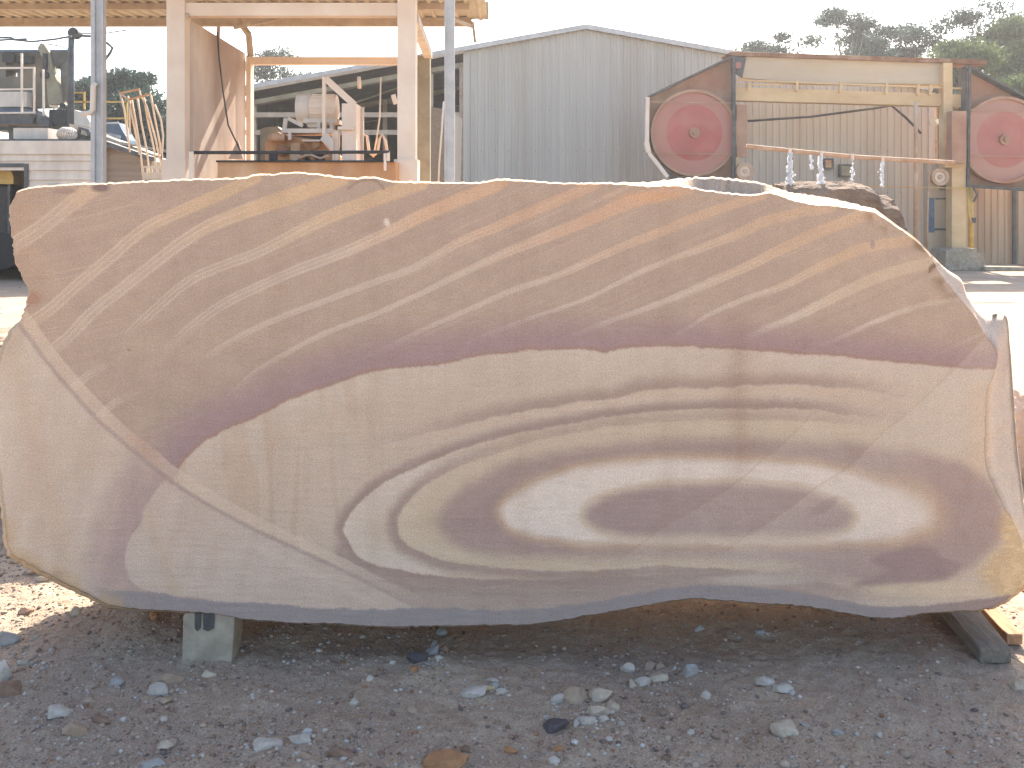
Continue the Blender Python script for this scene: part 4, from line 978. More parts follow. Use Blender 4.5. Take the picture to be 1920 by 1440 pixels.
mc = empty('stone_cutting_machine', P(570, 300, DM), 'rusty orange stone cutting machine with a big cream electric motor on the work table', 'machine')
q = MB(); q.prism([(497,300),(497,266),(508,264),(511,250),(520,247),(530,252),(560,258),(600,262),(625,290),(625,301)], DM+.1, .7); q.build('body', M['mud'], mc)
q = MB(); q.prism([(488,301),(488,242),(500,238),(520,237),(530,246),(530,301)], DM+.85, .3); q.build('gear_cover', M['olive'], mc)
q = MB(); q.pbox(545, 562, 268, 300, DM-.15, .25); q.disc(P(553,291,DM-.2), .07, .06); q.build('gearbox', M['rustpale'], mc)
for pa_, pb_, w2_ in ((P(572,285,DM-.1), P(590,300,DM-.1), .05), (P(520,276,DM), P(545,282,DM), .09)):
    q = MB(); q.bar(pa_, pb_, w2_); q.build('lever', M['rust'], mc)
q = MB(); q.pbox(528, 625, 241, 249, DM, .5); q.build('motor_base', M['white'], mc)
q = MB(); q.bar(P(540,222,DM+.1), P(568,236,DM+.1), .05); q.bar(P(536,222,DM+.1), P(533,245,DM+.1), .05); q.build('link_arm', M['white'], mc)
mo = MB(); c0 = P(562, 204, DM+.3)
mo.disc((PX(566,DM+.3), DM+.3, c0[2]), .195, PX(632,DM+.3)-PX(566,DM+.3), 40, 'x'); mo_ = mo.build('motor', M['cream'], mc)
q = MB(); q.disc((PX(559,DM+.3), DM+.3, c0[2]), .2, PX(583,DM+.3)-PX(559,DM+.3), 40, 'x', .215); q.build('fan_cowl', M['white'], mo_)
q = MB()
for k in range(14):
    an = math.pi*2*k/14; q.bar((PX(586,DM+.3), DM+.3+math.cos(an)*.2, c0[2]+math.sin(an)*.2), (PX(628,DM+.3), DM+.3+math.cos(an)*.2, c0[2]+math.sin(an)*.2), .018)
q.build('cooling_fins', M['cream'], mo_)
q = MB(); q.pbox(568, 632, 222, 230, DM+.15, .35); q.pbox(594, 600, 230, 242, DM+.15, .1); q.pbox(618, 624, 230, 242, DM+.15, .1); q.pbox(576, 594, 230, 238, DM+.2, .2); q.build('motor_feet', M['white'], mo_)
q = MB(); q.pbox(604, 610, 144, 262, DM-.05, .07); q.bar(P(611,148,DM), P(664,196,DM), .09, .07); q.build('frame_arm', M['cream'], mc)
q = MB(); q.prism([(600,262),(610,246),(625,262),(625,285),(612,272)], DM-.06, .04); q.build('bracket', M['white'], mc)
q = MB(); q.pbox(641, 668, 194, 302, DM-.05, .45); cabn = q.build('cabinet', M['cream'], mc)
q = MB(); q.pbox(633, 661, 237, 243, DM-.1, .04); q.build('handle_plate', M['cream'], cabn)
q = MB(); q.pbox(624, 635, 245, 302, DM, .1); q.pbox(623, 626, 250, 302, DM-.02, .018); q.build('leg', M['cream'], mc)
q = MB(); q.prism([(671,205),(676,203),(682,200),(681,302),(675,302),(677,250)], DM+.3, .05); q.build('strut', M['white'], mc)
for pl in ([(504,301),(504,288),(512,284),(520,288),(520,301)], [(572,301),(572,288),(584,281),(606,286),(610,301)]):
    q = MB(); q.prism(pl, DM+.09, .008); q.build('recess_shade', M['dark'], mc)  # flat dark plates on the body imitate shaded hollows
q = MB(); q.tube([P(505,258,DM-.02), P(534,258,DM-.02)], .06, 14); q.tube([P(512,250,DM-.02), P(512,266,DM-.02)], .03, 8); q.build('cylinder', M['rustpale'], mc)
q = MB(); q.disc(P(527,283,DM+.04), .075, .05, 20); q.disc(P(527,283,DM), .03, .04, 12); q.build('bearing_cap', M['rust'], mc)
q = MB(); q.disc(P(592,270,DM+.04), .055, .06, 20); q.build('bearing_cap', M['rustpale'], mc)
q = MB(); q.pbox(566, 600, 262, 265, DM-.05, .14); q.pbox(540, 545, 249, 262, DM-.05, .1); q.build('guide_bar', M['white'], mc)
q = MB(); q.tube([P(562,296,DM-.2), P(580,289,DM-.2), P(600,297,DM-.2), P(616,292,DM-.2)], .018, 6); q.build('pipe', M['rustpale'], mc)
# hoses
for i, (pts, lab) in enumerate(((((677,262),(682,252),(688,255),(692,285),(700,292),(708,285),(711,262),(716,252),(722,262),(726,284)), 'looped cream hose sagging behind the rail beside the cabinet'),
                                 (((700,295),(706,262),(712,220),(714,145)), 'thin straight hose hanging from the canopy roof behind the rail'),
                                 (((673,144),(674,166)), 'short rod hanging below the shed roof edge between the motor and the post'))):
    h = MB(); h.tube([P(a_, b_, DM+.5+.05*i) for a_, b_ in pts], [.022, .012, .03][i], 7); h = h.build('hose' if i < 2 else 'hanging_rod', M['cream'], None); tag(h, lab, 'hose' if i < 2 else 'rod')
dg = MB(); dg.bar(P(742,195,DM), P(737,178,DM), .06); dg = dg.build('hanging_bracket', M['cream'], None); tag(dg, 'small cream bracket sticking out left of the right cream post', 'bracket')

# ------------------------------------------------------------------ white weatherboard hut on the left
DH = 20.5
hut = empty('weatherboard_hut', (PX(60, DH), DH, 0), 'low white weatherboard hut with a dark doorway at the left edge', 'hut')
q = MB(); zt_ = PZ(266, DH); zb_ = 0; n = 0; zz = zt_
xr_ = PX(193, DH)
def board(mb, xa, xb, z0, z1): 
    mb.add([(xa,DH,z1),(xb,DH,z1),(xb,DH-.035,z0),(xa,DH-.035,z0),(xa,DH+.02,z1),(xb,DH+.02,z1),(xb,DH+.02,z0),(xa,DH+.02,z0)], [(0,3,2,1),(4,5,6,7),(0,1,5,4),(1,2,6,5),(2,3,7,6),(3,0,4,7)])
bh = .215
door_l, door_r, door_t = PX(-70,DH), PX(47,DH), PZ(314,DH)
while zz > .0:
    z0 = max(zz-bh, 0)
    if zz > door_t + .02: board(q, PX(-400,DH), xr_, z0, zz-.004)
    else:
        board(q, PX(-400,DH), door_l, z0, zz-.004); board(q, door_r, xr_, z0, zz-.004)
    zz -= bh
q.build('wall', M['white'], hut)
q = MB(); q.box(PX(-400,DH), xr_+.05, DH-.06, DH-.037, zt_-.28, zt_+.02); q.build('fascia', M['white'], hut)
q = MB(); q.box(door_r, door_r+.1, DH-.05, DH-.038, 0, door_t+.08); q.box(door_l, door_r, DH-.05, DH-.038, door_t, door_t+.09); q.build('door_frame', M['darkgrey'], hut)
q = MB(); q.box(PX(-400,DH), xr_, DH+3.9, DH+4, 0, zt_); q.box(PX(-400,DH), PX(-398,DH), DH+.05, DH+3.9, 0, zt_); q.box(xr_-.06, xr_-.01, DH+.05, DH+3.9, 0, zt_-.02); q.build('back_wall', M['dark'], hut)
q = MB(); q.box(PX(-400,DH), xr_+.03, DH+.03, DH+4.1, zt_+.001, zt_+.07); q.build('roof', M['darkgrey'], hut)
q = MB(); q.box(PX(92,DH), PX(112,DH), DH-.045, DH-.036, PZ(352,DH)-.5, PZ(344,DH)); q.build('window', M['clad'], hut)
an_ = empty('lean_to_annex', (PX(240,DH), DH, 0), 'brown clad annex with a sloping roof on the right side of the hut', 'shed')
q = MB(); q.prism([(194,520),(194,270),(283,302),(283,515)], DH+.15, 2.2); q.build('wall', mat('brown_boards', (.30,.23,.17), (.22,.165,.12), 2.5, stretch=(.3,1,6)), an_)
q = MB(); q.bar(P(193,266,DH+.1), P(286,298,DH+.1), .1, .35); q.build('roof_edge', M['darkgrey'], an_)
# vent, box and duct on the hut roof
vt = empty('roof_ventilator', P(126, 262, DH+.5), 'white round whirlybird ventilator on the hut roof', 'vent')
q = MB(); zc = PZ(252, DH+.5); xc = PX(126, DH+.5)
q.disc((xc, DH+.5, zt_+.06), .14, zc-zt_-.2, 24, 'z'); q.build('neck', M['galv'], vt)
q = MB()
for k in range(22):
    an = 2*math.pi*k/22; pts = []
    for j in range(9):
        ph = -1.15+2.3*j/8; pts.append((xc+math.cos(an+ph*.3)*.21*math.cos(ph), DH+.5+math.sin(an+ph*.3)*.21*math.cos(ph), zc+.16*math.sin(ph)))
    q.tube(pts, .019, 5)
q.build('fins', M['white'], vt)
q = MB(); q.pbox(25, 90, 240, 266, DH+.4, .9); q.pbox(57, 58, 241, 266, DH+.388, .01); q = q.build('rooftop_box', M['white'], None); tag(q, 'pale box unit standing on the hut roof left of the ventilator', 'box')
q = MB(); q.tube([P(145,262,DH+.6), P(150,240,DH+.6), P(165,244,DH+.6), P(170,262,DH+.6)], .05, 8); q = q.build('rooftop_pipe', M['darkgrey'], None); tag(q, 'bent dark pipe on the hut roof between the ventilator and the galvanised post', 'pipe')
# yellow-topped machine in the doorway
q = MB(); q.prism([(-30,345),(-30,325),(-20,318),(5,316),(20,320),(25,330),(25,345)], DH+.3, 1.0); ct = empty('parked_loader', (PX(0,DH), DH+.3, 0), 'yellow-topped dark vehicle half hidden in the hut doorway', 'vehicle')
q.build('canopy', M['yellow'], ct)
q = MB(); q.pbox(-30, 22, 350, 440, DH+.4, .9); q.build('body', M['dark'], ct)
for px in (-22, 18):
    q = MB(); q.bar(P(px,345,DH+.35), P(px,440,DH+.35), .06); q.build('pillar', M['darkgrey'], ct)
q = MB(); q.disc(P(5, 470, DH+.3), .42, .3); q.build('wheel', M['black'], ct)

# ------------------------------------------------------------------ block saw on its platform behind the hut
DW = 26.0
bs = empty('block_saw_platform', (PX(60,DW), DW, 0), 'grey-green block saw machinery on a raised platform above the white hut', 'machine')
q = MB(); q.pbox(-40, 68, 214, 232, DW, 3.0); q.prism([(60,232),(68,214),(92,228),(92,238)], DW, 2); q.build('platform', M['darkgrey'], bs)
for px in (20, 88, 128): 
    q = MB(); q.pbox(px-4, px+4, 230, 400, DW+.5, .2); q.box(PX(px-4,DW+.5), PX(px+4,DW+.5), DW+.5, DW+.7, 0, PZ(400,DW+.5)); q.build('leg', M['darkgrey'], bs)
q = MB(); q.prism([(-20,235),(-20,200),(8,188),(30,190),(46,202),(60,206),(90,232),(130,232),(130,242),(-20,244)], DW+1, 1.2); q.build('lower_body', M['bluegrey'], bs)
q = MB()
for (a0,a1,b0,b1) in ((-20,11,98,200),(11,76,98,112),(26,76,112,123),(11,76,123,131),(32,76,131,144),(11,76,144,200)): q.pbox(a0,a1,b0,b1,DW+1.3,.6)
q.prism([(76,98),(90,130),(92,200),(76,200)], DW+1.31, .58)
q.build('upper_body', M['sawbody'], bs)
q = MB(); q.pbox(-20, 50, 172, 200, DW+.9, .3); q.build('pale_panel', M['white'], bs)
q = MB(); q.pbox(30, 60, 105, 118, DW+1.1, .15); q.pbox(4, 26, 100, 116, DW+1.1, .15); q.build('switch_box', M['dark'], bs)
q = MB(); q.prism([(70,90),(76,80),(82,82),(92,98),(98,130),(112,165),(116,195),(90,195),(85,120)], DW+.8, .35); q.build('arm', M['olive'], bs)
q = MB(); q.disc(P(82,140,DW+.7), .12, .1); q.pbox(80, 87, 100, 132, DW+.72, .08); q.build('cylinder', M['dark'], bs)
q = MB(); q.prism([(95,96),(128,96),(128,110),(112,122),(105,128),(100,112)], DW+.9, .25); q.prism([(112,122),(128,108),(128,195),(116,180)], DW+.92, .2); q.build('gusset', M['sawbody'], bs)
q = MB(); q.pbox(-20, 130, 93, 97, DW+1.0, .2); q.build('top_rail', M['bluegrey'], bs)
q = MB(); q.tube([P(133,262,DW-.5), P(133,150,DW-.5), P(134,62,DW-.5)], .085, 12); col_ = q.build('column', M['darkgrey'], bs)
q = MB(); q.disc(P(136.5,61,DW-.62), .15, .25, 20); q.build('pulley', M['dark'], col_)
q = MB(); q.pbox(92, 132, 205, 236, DW+.2, .6); q.disc(P(117,198,DW+.1), .09, .1); q.build('engine', M['dark'], bs)
q = MB(); q.prism([(130,232),(136,205),(160,212),(168,228),(166,240)], DW+.2, .5); q.build('chute', M['white'], bs)
q = MB()
for py in (127, 167, 211): q.bar(P(-20,py+1,DW-.1), P(65,py,DW-.1), .045)
for px in (41, 64): q.bar(P(px,100 if px == 41 else 126,DW-.1), P(px,213,DW-.1), .05)
q.bar(P(81,130,DW-.05), P(82,216,DW-.05), .05)
q.build('handrail', M['cream'], bs)
q = MB()
for py in (191, 222): q.bar(P(135,py,DW+2), P(240,py,DW+2), .05)
q.bar(P(158,172,DW+2), P(158,205,DW+2), .05); q.bar(P(138,174,DW+2), P(160,174,DW+2), .04)
for px in (185, 238): q.bar(P(px,190,DW+2), P(px,400,DW+2), .05)
q = q.build('rear_handrail', M['yellow'], None); tag(q, 'thin yellow handrail in front of the trees behind the galvanised channel post', 'rail')
cv = MB(); cv.prism([(130,232),(168,238),(200,256),(290,290),(283,296),(190,262),(130,246)], DH+1.5, .6); cv = cv.build('conveyor', M['purlin'], None); tag(cv, 'sloping tan conveyor arm coming down from the block saw over the annex', 'conveyor')
mt = empty('engine_unit', P(212, 240, DH+2.2), 'dark engine unit with bright metal strips perched above the annex roof', 'engine')
q = MB(); q.prism([(192,250),(192,232),(222,230),(230,246),(240,262),(244,280),(215,270)], DH+2.2, .5); q.build('housing', M['bluegrey'], mt)
for pa_, pb_, w2_ in ((P(195,231,DH+2.1), P(222,230,DH+2.1), .04), (P(204,252,DH+2.1), P(226,258,DH+2.1), .09), (P(214,268,DH+2.1), P(238,274,DH+2.1), .05)):
    q = MB(); q.bar(pa_, pb_, w2_, .05); q.build('trim', M['galv'], mt)
for i, (pts, r_, lab) in enumerate((
   ([(-10,76),(20,74),(60,78),(100,74),(134,68)], .03, 'upper dark cable sagging to the saw column at the left'),
   ([(-10,71),(20,70),(28,74),(50,73)], .03, 'short cable clipped under the canopy edge at the far left'),
   ([(138,66),(170,68),(200,80),(211,90),(206,100),(194,116)], .04, 'bent cable loop right of the galvanised channel post'),
   ([(86,82),(110,86),(128,92)], .02, 'thin wire from the saw arm to its column'),
   ([(150,63),(200,62),(240,56)], .02, 'thin cable running along the canopy edge right of the channel post'))):
    h = MB(); h.tube([P(a_, b_, DW-1.2+.3*i) for a_, b_ in pts], r_, 6); h = h.build('cable', M['darkgrey'], None); tag(h, lab, 'cable')

# fan of bent steel rods
rd = empty('rod_rack', P(270,340,15.6), 'fan of long bent steel rods standing in a small cage left of the cream post', 'rod rack')
q = MB()
q.bar(P(224,175,15.7), P(262,167,15.7), .03); q.bar(P(241,187,15.6), P(283,176,15.6), .03); q.bar(P(224,175,15.7), P(241,187,15.6), .02); q.build('top_bar', M['rustpale'], rd)
rod = [[(226,177),(233,205),(240,260),(244,285)],[(243,187),(243,220),(244,252)],[(247,187),(255,230),(264,285),(268,330)],[(258,185),(265,230),(275,280),(282,335)],
       [(270,183),(278,230),(288,275),(297,338)],[(283,178),(290,220),(299,265),(304,300),(305,338)],[(290,196),(302,225),(306,255),(304,285),(303,300)],[(240,180),(250,230),(257,265),(262,290)],[(262,170),(263,176),(275,200),(292,262),(304,320)]]
for r_ in rod:
    q = MB(); q.tube([P(a_, b_, 15.65) for a_, b_ in r_], .017, 6); q.build('rod', M['cream'], rd)
q = MB()
for px in (268, 275, 284, 295, 304): q.bar(P(px,312,15.5), P(px+2,345,15.5), .025)
q.bar(P(266,313,15.5), P(305,313,15.5), .03); q.bar(P(267,330,15.5), P(304,330,15.5), .12, .02); q.build('cage', M['white'], rd)
q = MB(); q.box(PX(262,15.4), PX(308,15.4), 15.4, 15.9, 0, PZ(344,15.4)); q.build('stand', M['darkgrey'], rd)

# ------------------------------------------------------------------ diamond wire saw on the right
DQ = 24.7
ws = empty('wire_saw', (PX(1590, DQ), DQ, 0), 'big ochre gantry wire saw with two faded red wheels', 'wire saw')
M['wheel'] = mat('dusty_faded_red_wheel', (.46,.12,.10), (.38,.10,.085), 1.6, c3=(.42,.27,.2), c3s=.5)
_n = M['wheel'].node_tree; _b = _n.nodes["Principled BSDF"]; _l = _b.inputs["Base Color"].links[0].from_socket
_m = _n.nodes.new("ShaderNodeMix"); _m.data_type = 'RGBA'; _a = _n.nodes.new("ShaderNodeAttribute"); _a.attribute_name = 'dust'
_n.links.new(_a.outputs["Fac"], _m.inputs[0]); _n.links.new(_l, _m.inputs[6]); _m.inputs[7].default_value = (.42, .245, .18, 1); _n.links.new(_m.outputs[2], _b.inputs["Base Color"])
def wheel_case(cx, cy, r, mir, lab):
    s = -1 if mir else 1
    g_ = MB()
    X = lambda dx: cx + s*dx
    # guard outline around the wheel: pointed up toward the gantry
    if not mir: out = [(1215,183),(1218,180),(1372,106),(1378,106),(1378,333),(1262,333),(1216,284)]
    else: out = [(1812,124),(1818,124),(1822,126),(1960,200),(1965,210),(1965,320),(1935,356),(1812,348)]
    g_.prism(out, DQ+.35, .05); gd = g_.build('wheel_guard', M['redbrown'], ws)
    e_ = MB(); n = len(out)
    for i in range(n):
        a_, b2 = P(*out[i], DQ), P(*out[(i+1) % n], DQ)
        if (Vector(a_)-Vector(b2)).length > .12: e_.bar(Vector(a_)+Vector((0,.2,0)), Vector(b2)+Vector((0,.2,0)), .4 if False else .05, .38)
    e_.build('rim_flange', M['darkgrey'], gd)
    w2 = MB(); c0 = P(cx, cy, DQ+.12); R_ = r/FPX*DQ
    w2.disc((c0[0], DQ+.13, c0[2]), R_*.93, .11, 72)
    nr_ = 10; vs_ = [(c0[0], DQ+.12, c0[2])]; fs_ = []
    for j_ in range(1, nr_+1):
        for k_w in range(72): an = 2*math.pi*k_w/72; vs_.append((c0[0]+math.cos(an)*R_*.93*j_/nr_, DQ+.12+.03*(j_/nr_)**3, c0[2]+math.sin(an)*R_*.93*j_/nr_))
    for k_w in range(72): fs_.append((0, 1+k_w, 1+(k_w+1) % 72, 1+(k_w+1) % 72))
    fs_ = [(0, 1+k_w, 1+(k_w+1) % 72) for k_w in range(72)]
    for j_ in range(1, nr_):
        for k_w in range(72): a9 = 1+(j_-1)*72; b9 = a9+72; k9 = (k_w+1) % 72; fs_.append((a9+k_w, b9+k_w, b9+k9, a9+k9))
    w2.add(vs_, fs_); wh = w2.build('wheel', M['wheel'], ws)
    cx9, cz9 = c0[0]-ORG[ws.name].x, c0[2]-ORG[ws.name].z
    co9 = np.array([v_.co[:] for v_ in wh.data.vertices]); rr9 = np.hypot(co9[:, 0]-cx9, co9[:, 2]-cz9)/R_
    ax9 = np.abs(co9[:, 0]-cx9)/R_; tn9 = np.clip(ss(.76, 1.1, rr9) + .25*vnoise(co9[:, 0]*3+cx, co9[:, 2]*3, 4) - .1 + .3*(mir), 0, 1)
    at9 = wh.data.attributes.new('dust', 'FLOAT', 'POINT'); at9.data.foreach_set('value', tn9.astype(np.float32))
    t2 = MB(); c1 = P(cx, cy, DQ+.06); t2.ring((c1[0], DQ+.06, c1[2]), R_*.93, R_, .22, 72); t2.build('tyre', M['redbrown'], wh)
    h2 = MB(); h2.disc((c1[0], DQ+.02, c1[2]), R_*.12, .12, 24); h2.disc((c1[0], DQ-.06, c1[2]), R_*.05, .1, 16); h2.build('hub', M['redbrown'], wh)
    return gd
g1_ = wheel_case(1302, 249, 82, False, '')
g2_ = wheel_case(1884, 262, 82, True, '')
q = MB()
for py in (191, 287): q.bar(P(1222,py,DQ-.02), P(1372,py+2,DQ-.02), .03)
q.build('guard_strap', M['redbrown'], g1_)
q = MB(); q.bar(P(1376,104,DQ-.04), P(1374,335,DQ-.04), .06); q.build('guard_post', M['darkgrey'], g1_)
q = MB(); 
for py in (206, 292): q.bar(P(1820,py,DQ-.02), P(1965,py+2,DQ-.02), .03)
q.build('guard_strap', M['redbrown'], g2_)
q = MB(); q.bar(P(1818,122,DQ-.04), P(1815,352,DQ-.04), .06); q.build('guard_post', M['darkgrey'], g2_)
q = MB(); q.bar(P(1214,182,DQ-.05), P(1213,266,DQ-.05), .1, .1); q.bar(P(1212,266,DQ-.05), P(1216,286,DQ-.05), .13, .1); q.bar(P(1216,286,DQ-.05), P(1252,332,DQ-.05), .1, .06); q.build('side_channel', M['cream'], g1_)
q = MB(); q.prism([(1372,100),(1378,96),(1775,110),(1775,158),(1500,155),(1392,146),(1398,106)], DQ+.3, .5); q.build('top_girder', M['girder'], ws)
q = MB(); q.prism([(1362,102),(1370,97),(1850,112),(1850,121),(1775,118),(1370,104)], DQ+.2, .7); q.build('top_cap', M['rust'], ws)
q = MB(); q.prism([(1378,163),(1775,176),(1806,178),(1806,202),(1775,199),(1378,188)], DQ+.25, .35); q.build('lower_girder', M['ochre'], ws)
q = MB(); q.bar(P(1378,150,DQ+.2), P(1810,166,DQ+.2), .045); q.bar(P(1378,158,DQ+.2), P(1465,160,DQ+.2), .035)
for px in (1405, 1495, 1577, 1663, 1722, 1745): q.bar(P(px,148+(px-1378)*.03,DQ+.18), P(px-2,168+(px-1378)*.03,DQ+.18), .07, .06)
q.build('guide_rail', M['ochre'], ws)
q = MB(); q.prism([(1396,110),(1400,105),(1392,145),(1380,138),(1380,104)], DQ+.2, .08); q.build('end_plate', M['darkgrey'], ws)
q = MB(); q.disc(P(1384,122,DQ+.05), .09, .1, 20); q.build('lamp_cap', M['red'], ws)
q = MB(); q.pbox(1769, 1786, 118, 310, DQ+.1, .28); q.box(PX(1785,DQ), PX(1811,DQ), DQ, DQ+.35, .3, PZ(308,DQ)); q.pbox(1772, 1812, 302, 314, DQ-.02, .4)
colm = q.build('column', M['ochre'], ws)
q = MB(); q.tube([P(1819,350,DQ+.1), P(1820,410,DQ+.1), P(1821,468,DQ+.1)], .075, 12); q.tube([P(1814,352,DQ), P(1816,400,DQ), P(1822,420,DQ)], .03, 8); q.build('standpipe', M['yellow'], ws)
q = MB(); q.tube([P(1826,352,DQ), P(1832,365,DQ), P(1826,378,DQ)], .03, 8); q.pbox(1822, 1830, 408, 418, DQ, .1); q.build('valve', M['darkgrey'], ws)
q = MB(); q.pbox(1381, 1401, 196, 294, DQ+.1, .35); q.build('counterweight', M['redbrown'], ws)
q = MB(); q.pbox(1785, 1812, 208, 306, DQ-.35, .3); q.build('counterweight', M['redbrown'], ws)
q = MB(); q.box(PX(1378,DQ), PX(1388,DQ), DQ+.1, DQ+.4, 0, PZ(294,DQ)); q.build('left_column', M['ochre'], ws)
for (cx, cy) in ((1397, 321), (1762, 332)):
    q = MB(); c_ = P(cx, cy, DQ-.15); q.disc(c_, .22, .08, 36); pu = q.build('guide_pulley', M['cream'], ws)
    q = MB(); q.ring((c_[0], DQ-.2, c_[2]), .15, .235, .18, 36); q.disc((c_[0], DQ-.22, c_[2]), .06, .1, 16); q.build('pulley_rim', M['rustpale'], pu)
q = MB(); q.box(PX(1738,DQ+.45), PX(1787,DQ+.45), DQ+.45, DQ+.7, 0, PZ(304,DQ+.45)); cb2 = q.build('control_cabinet', M['beigeclad'], ws)
q = MB(); q.pbox(1741, 1752, 371, 436, DQ+.42, .025); q.build('blue_strip', M['bluegrey'], cb2)
q = MB(); q.pbox(1755, 1776, 371, 374, DQ+.42, .025); q.pbox(1753, 1775, 428, 432, DQ+.42, .025); q.pbox(1763, 1775, 346, 356, DQ+.42, .025); q.build('label_bars', M['darkgrey'], cb2)
q = MB(); q.prism([(1772,507),(1774,470),(1790,466),(1832,466),(1834,475),(1846,476),(1846,507)], DQ-.5, .9); q.build('concrete_base', M['concrete'], ws)
q = MB(); q.pbox(1220, 1390, 480, 508, DQ-.3, .9); q.build('concrete_base', M['concrete'], ws)
q = MB(); q.tube([P(1400,346,DQ-.1), P(1600,349,DQ-.1), P(1765,352,DQ-.1), P(1815,353,DQ-.1)], .014, 6); q.build('cutting_wire', M['yellow'], ws)
# water pipe with its falling jets
DJ = 18.9
wp = MB(); wp.tube([P(1400,274,DJ+.05), P(1478,282,DJ+.05), P(1600,294,DJ+.05), P(1700,300,DJ+.05), P(1790,305,DJ+.05)], .045, 8)
wp = wp.build('water_pipe', M['rustpale'], None); tag(wp, 'thin rusty water pipe slung across in front of the saw between its wheels', 'pipe')
q = MB()
for px, py in ((1481,283),(1540,288),(1598,293),(1655,297)): q.bar(P(px,py-5,DJ), P(px,py+8,DJ), .06)
q.build('nozzle', M['cream'], wp)
wmat = bpy.data.materials.new('falling_water'); wmat.use_nodes = True
bb = wmat.node_tree.nodes["Principled BSDF"]; tl_ = wmat.node_tree.nodes.new('ShaderNodeBsdfTranslucent'); ms_ = wmat.node_tree.nodes.new('ShaderNodeMixShader'); ms_.inputs[0].default_value = .6; wmat.node_tree.links.new(bb.outputs[0], ms_.inputs[1]); wmat.node_tree.links.new(tl_.outputs[0], ms_.inputs[2]); wmat.node_tree.links.new(ms_.outputs[0], wmat.node_tree.nodes['Material Output'].inputs[0]); bb.inputs["Base Color"].default_value = (.95,.97,1,1); bb.inputs["Roughness"].default_value = .08; bb.inputs["Transmission Weight"].default_value = .0; bb.inputs["IOR"].default_value = 1.33
def jet(px, y0, y1, wd, n, lab, seed):
    rng = np.random.default_rng(seed); V = []; F = []
    for i in range(n):
        t = rng.random(); c_ = P(px + rng.normal()*wd*(.4+.6*t), y0+(y1-y0)*t, DJ); r_ = rng.uniform(.009, .02)
        v = ICO1*np.array([r_, r_, r_*rng.uniform(1, 3)]) + np.array(c_) + np.array([0, rng.normal()*.05, 0]); F.append(ICF1+len(V)*len(ICO1)); V.append(v)
    me = bpy.data.meshes.new('water_jet'); me.from_pydata(np.vstack(V).tolist(), [], np.vstack(F).tolist()); me.materials.append(wmat); me.polygons.foreach_set('use_smooth', [True]*len(me.polygons))
    o = bpy.data.objects.new('water_jet', me); COL.objects.link(o); tag(o, lab, 'water jet', 'water falling from the saw pipe')
jet(1481, 288, 360, 3.2, 420, 'widest sparkling water jet falling from the left end of the rusty pipe', 1)
jet(1539, 290, 345, 2.4, 190, 'sparkling water jet second from the left on the rusty pipe', 2)
jet(1521, 286, 318, .8, 30, 'faint short drip between the two strong water jets', 4)
jet(1598, 296, 345, .6, 40, 'thin water dribble at the middle of the rusty pipe', 5)
jet(1654, 300, 350, 1.2, 70, 'thin sparkling water dribble near the right end of the rusty pipe', 3)
q = MB(); q.tube([P(1402,227,DQ+.9), P(1460,223,DQ+.9), P(1520,219,DQ+.9), P(1580,211,DQ+.9), P(1640,203,DQ+.9), P(1672,198,DQ+.9), P(1700,222,DQ+.9), P(1727,250,DQ+.9)], .035, 6)
q = q.build('power_cable', M['dark'], None); tag(q, 'dark power cable looping under the ochre girder against the grey wall', 'cable')
q = MB(); q.tube([P(1717,192,DQ-.6), P(1717,300,DQ-.6), P(1716,508,DQ-.6)], .055, 8); q = q.build('steel_stake', M['rustpale'], None); tag(q, 'slim salmon-coloured upright pipe in front of the right end of the grey wall', 'post')
q = MB(); q.tube([P(1742,305,DQ-.5), P(1739,400,DQ-.5), P(1737,510,DQ-.5)], .03, 8); q = q.build('steel_stake', M['rustpale'], None); tag(q, 'thin rusty rod leaning beside the saw control cabinet', 'rod')
# screw rows and lap lines on the cladding are real small parts of the wall
sc_ = MB()
for row in range(4):
    zrow = .9 + 1.25*row; X_ = xl + .12; k_i = 0
    while X_ < xr:
        if zrow < roofz(960 + X_/DS*FPX) - .3: sc_.box(X_-.011, X_+.011, DS-.05, DS-.034, zrow-.011, zrow+.011)
        X_ += .205*2
for (bx0, bx1, by0, by1, lab) in ((1545, 1562, 297, 317, 'small dark box on the grey wall, left of the pair behind the jets'), (1575, 1598, 308, 332, 'small tan-lidded box on the grey wall, right of the pair behind the jets')):
    e_ = empty('wall_box', P((bx0+bx1)/2, by1, DS-.1), lab, 'box')
    q = MB(); q.pbox(bx0, bx1, by0, by1, DS-.2, .14); q.build('casing', M['darkgrey'] , e_)
    q = MB(); q.pbox(bx0+3, bx1-3, by0+3, by1-3, DS-.215, .012); q.build('lid', M['olive'] if bx0 > 1560 else M['rustpale'], e_)
so_ = sc_.build('screws', M['rust'], shed); so_['kind'] = 'stuff'
fl = empty('floodlight', P(1757, 225, DQ+1.2), 'silver round floodlight on a thin pole in the gap right of the grey shed', 'floodlight')
q = MB(); q.tube([(PX(1757,DQ+1.2), DQ+1.25, 0), (PX(1757,DQ+1.2), DQ+1.25, PZ(196,DQ+1.2))], .035, 8); q.build('pole', M['rustpale'], fl)
q = MB(); q.disc(P(1752,228,DQ+1.0), .14, .2, 24, 'y', .08); q.build('lamp_head', M['galv'], fl)
q = MB(); q.disc(P(1759,228,DQ+.96), .07, .04, 20); q.build('lens', M['glass'], fl)
# low slab heap at the foot of the saw
q = MB(); q.prism([(1846,502),(1850,500),(1925,501),(1935,508),(1935,512),(1850,510)], 24.0, .8); q = q.build('concrete_kerb', M['concrete'], None); tag(q, 'low pale concrete strip on the ground right of the saw base', 'kerb')

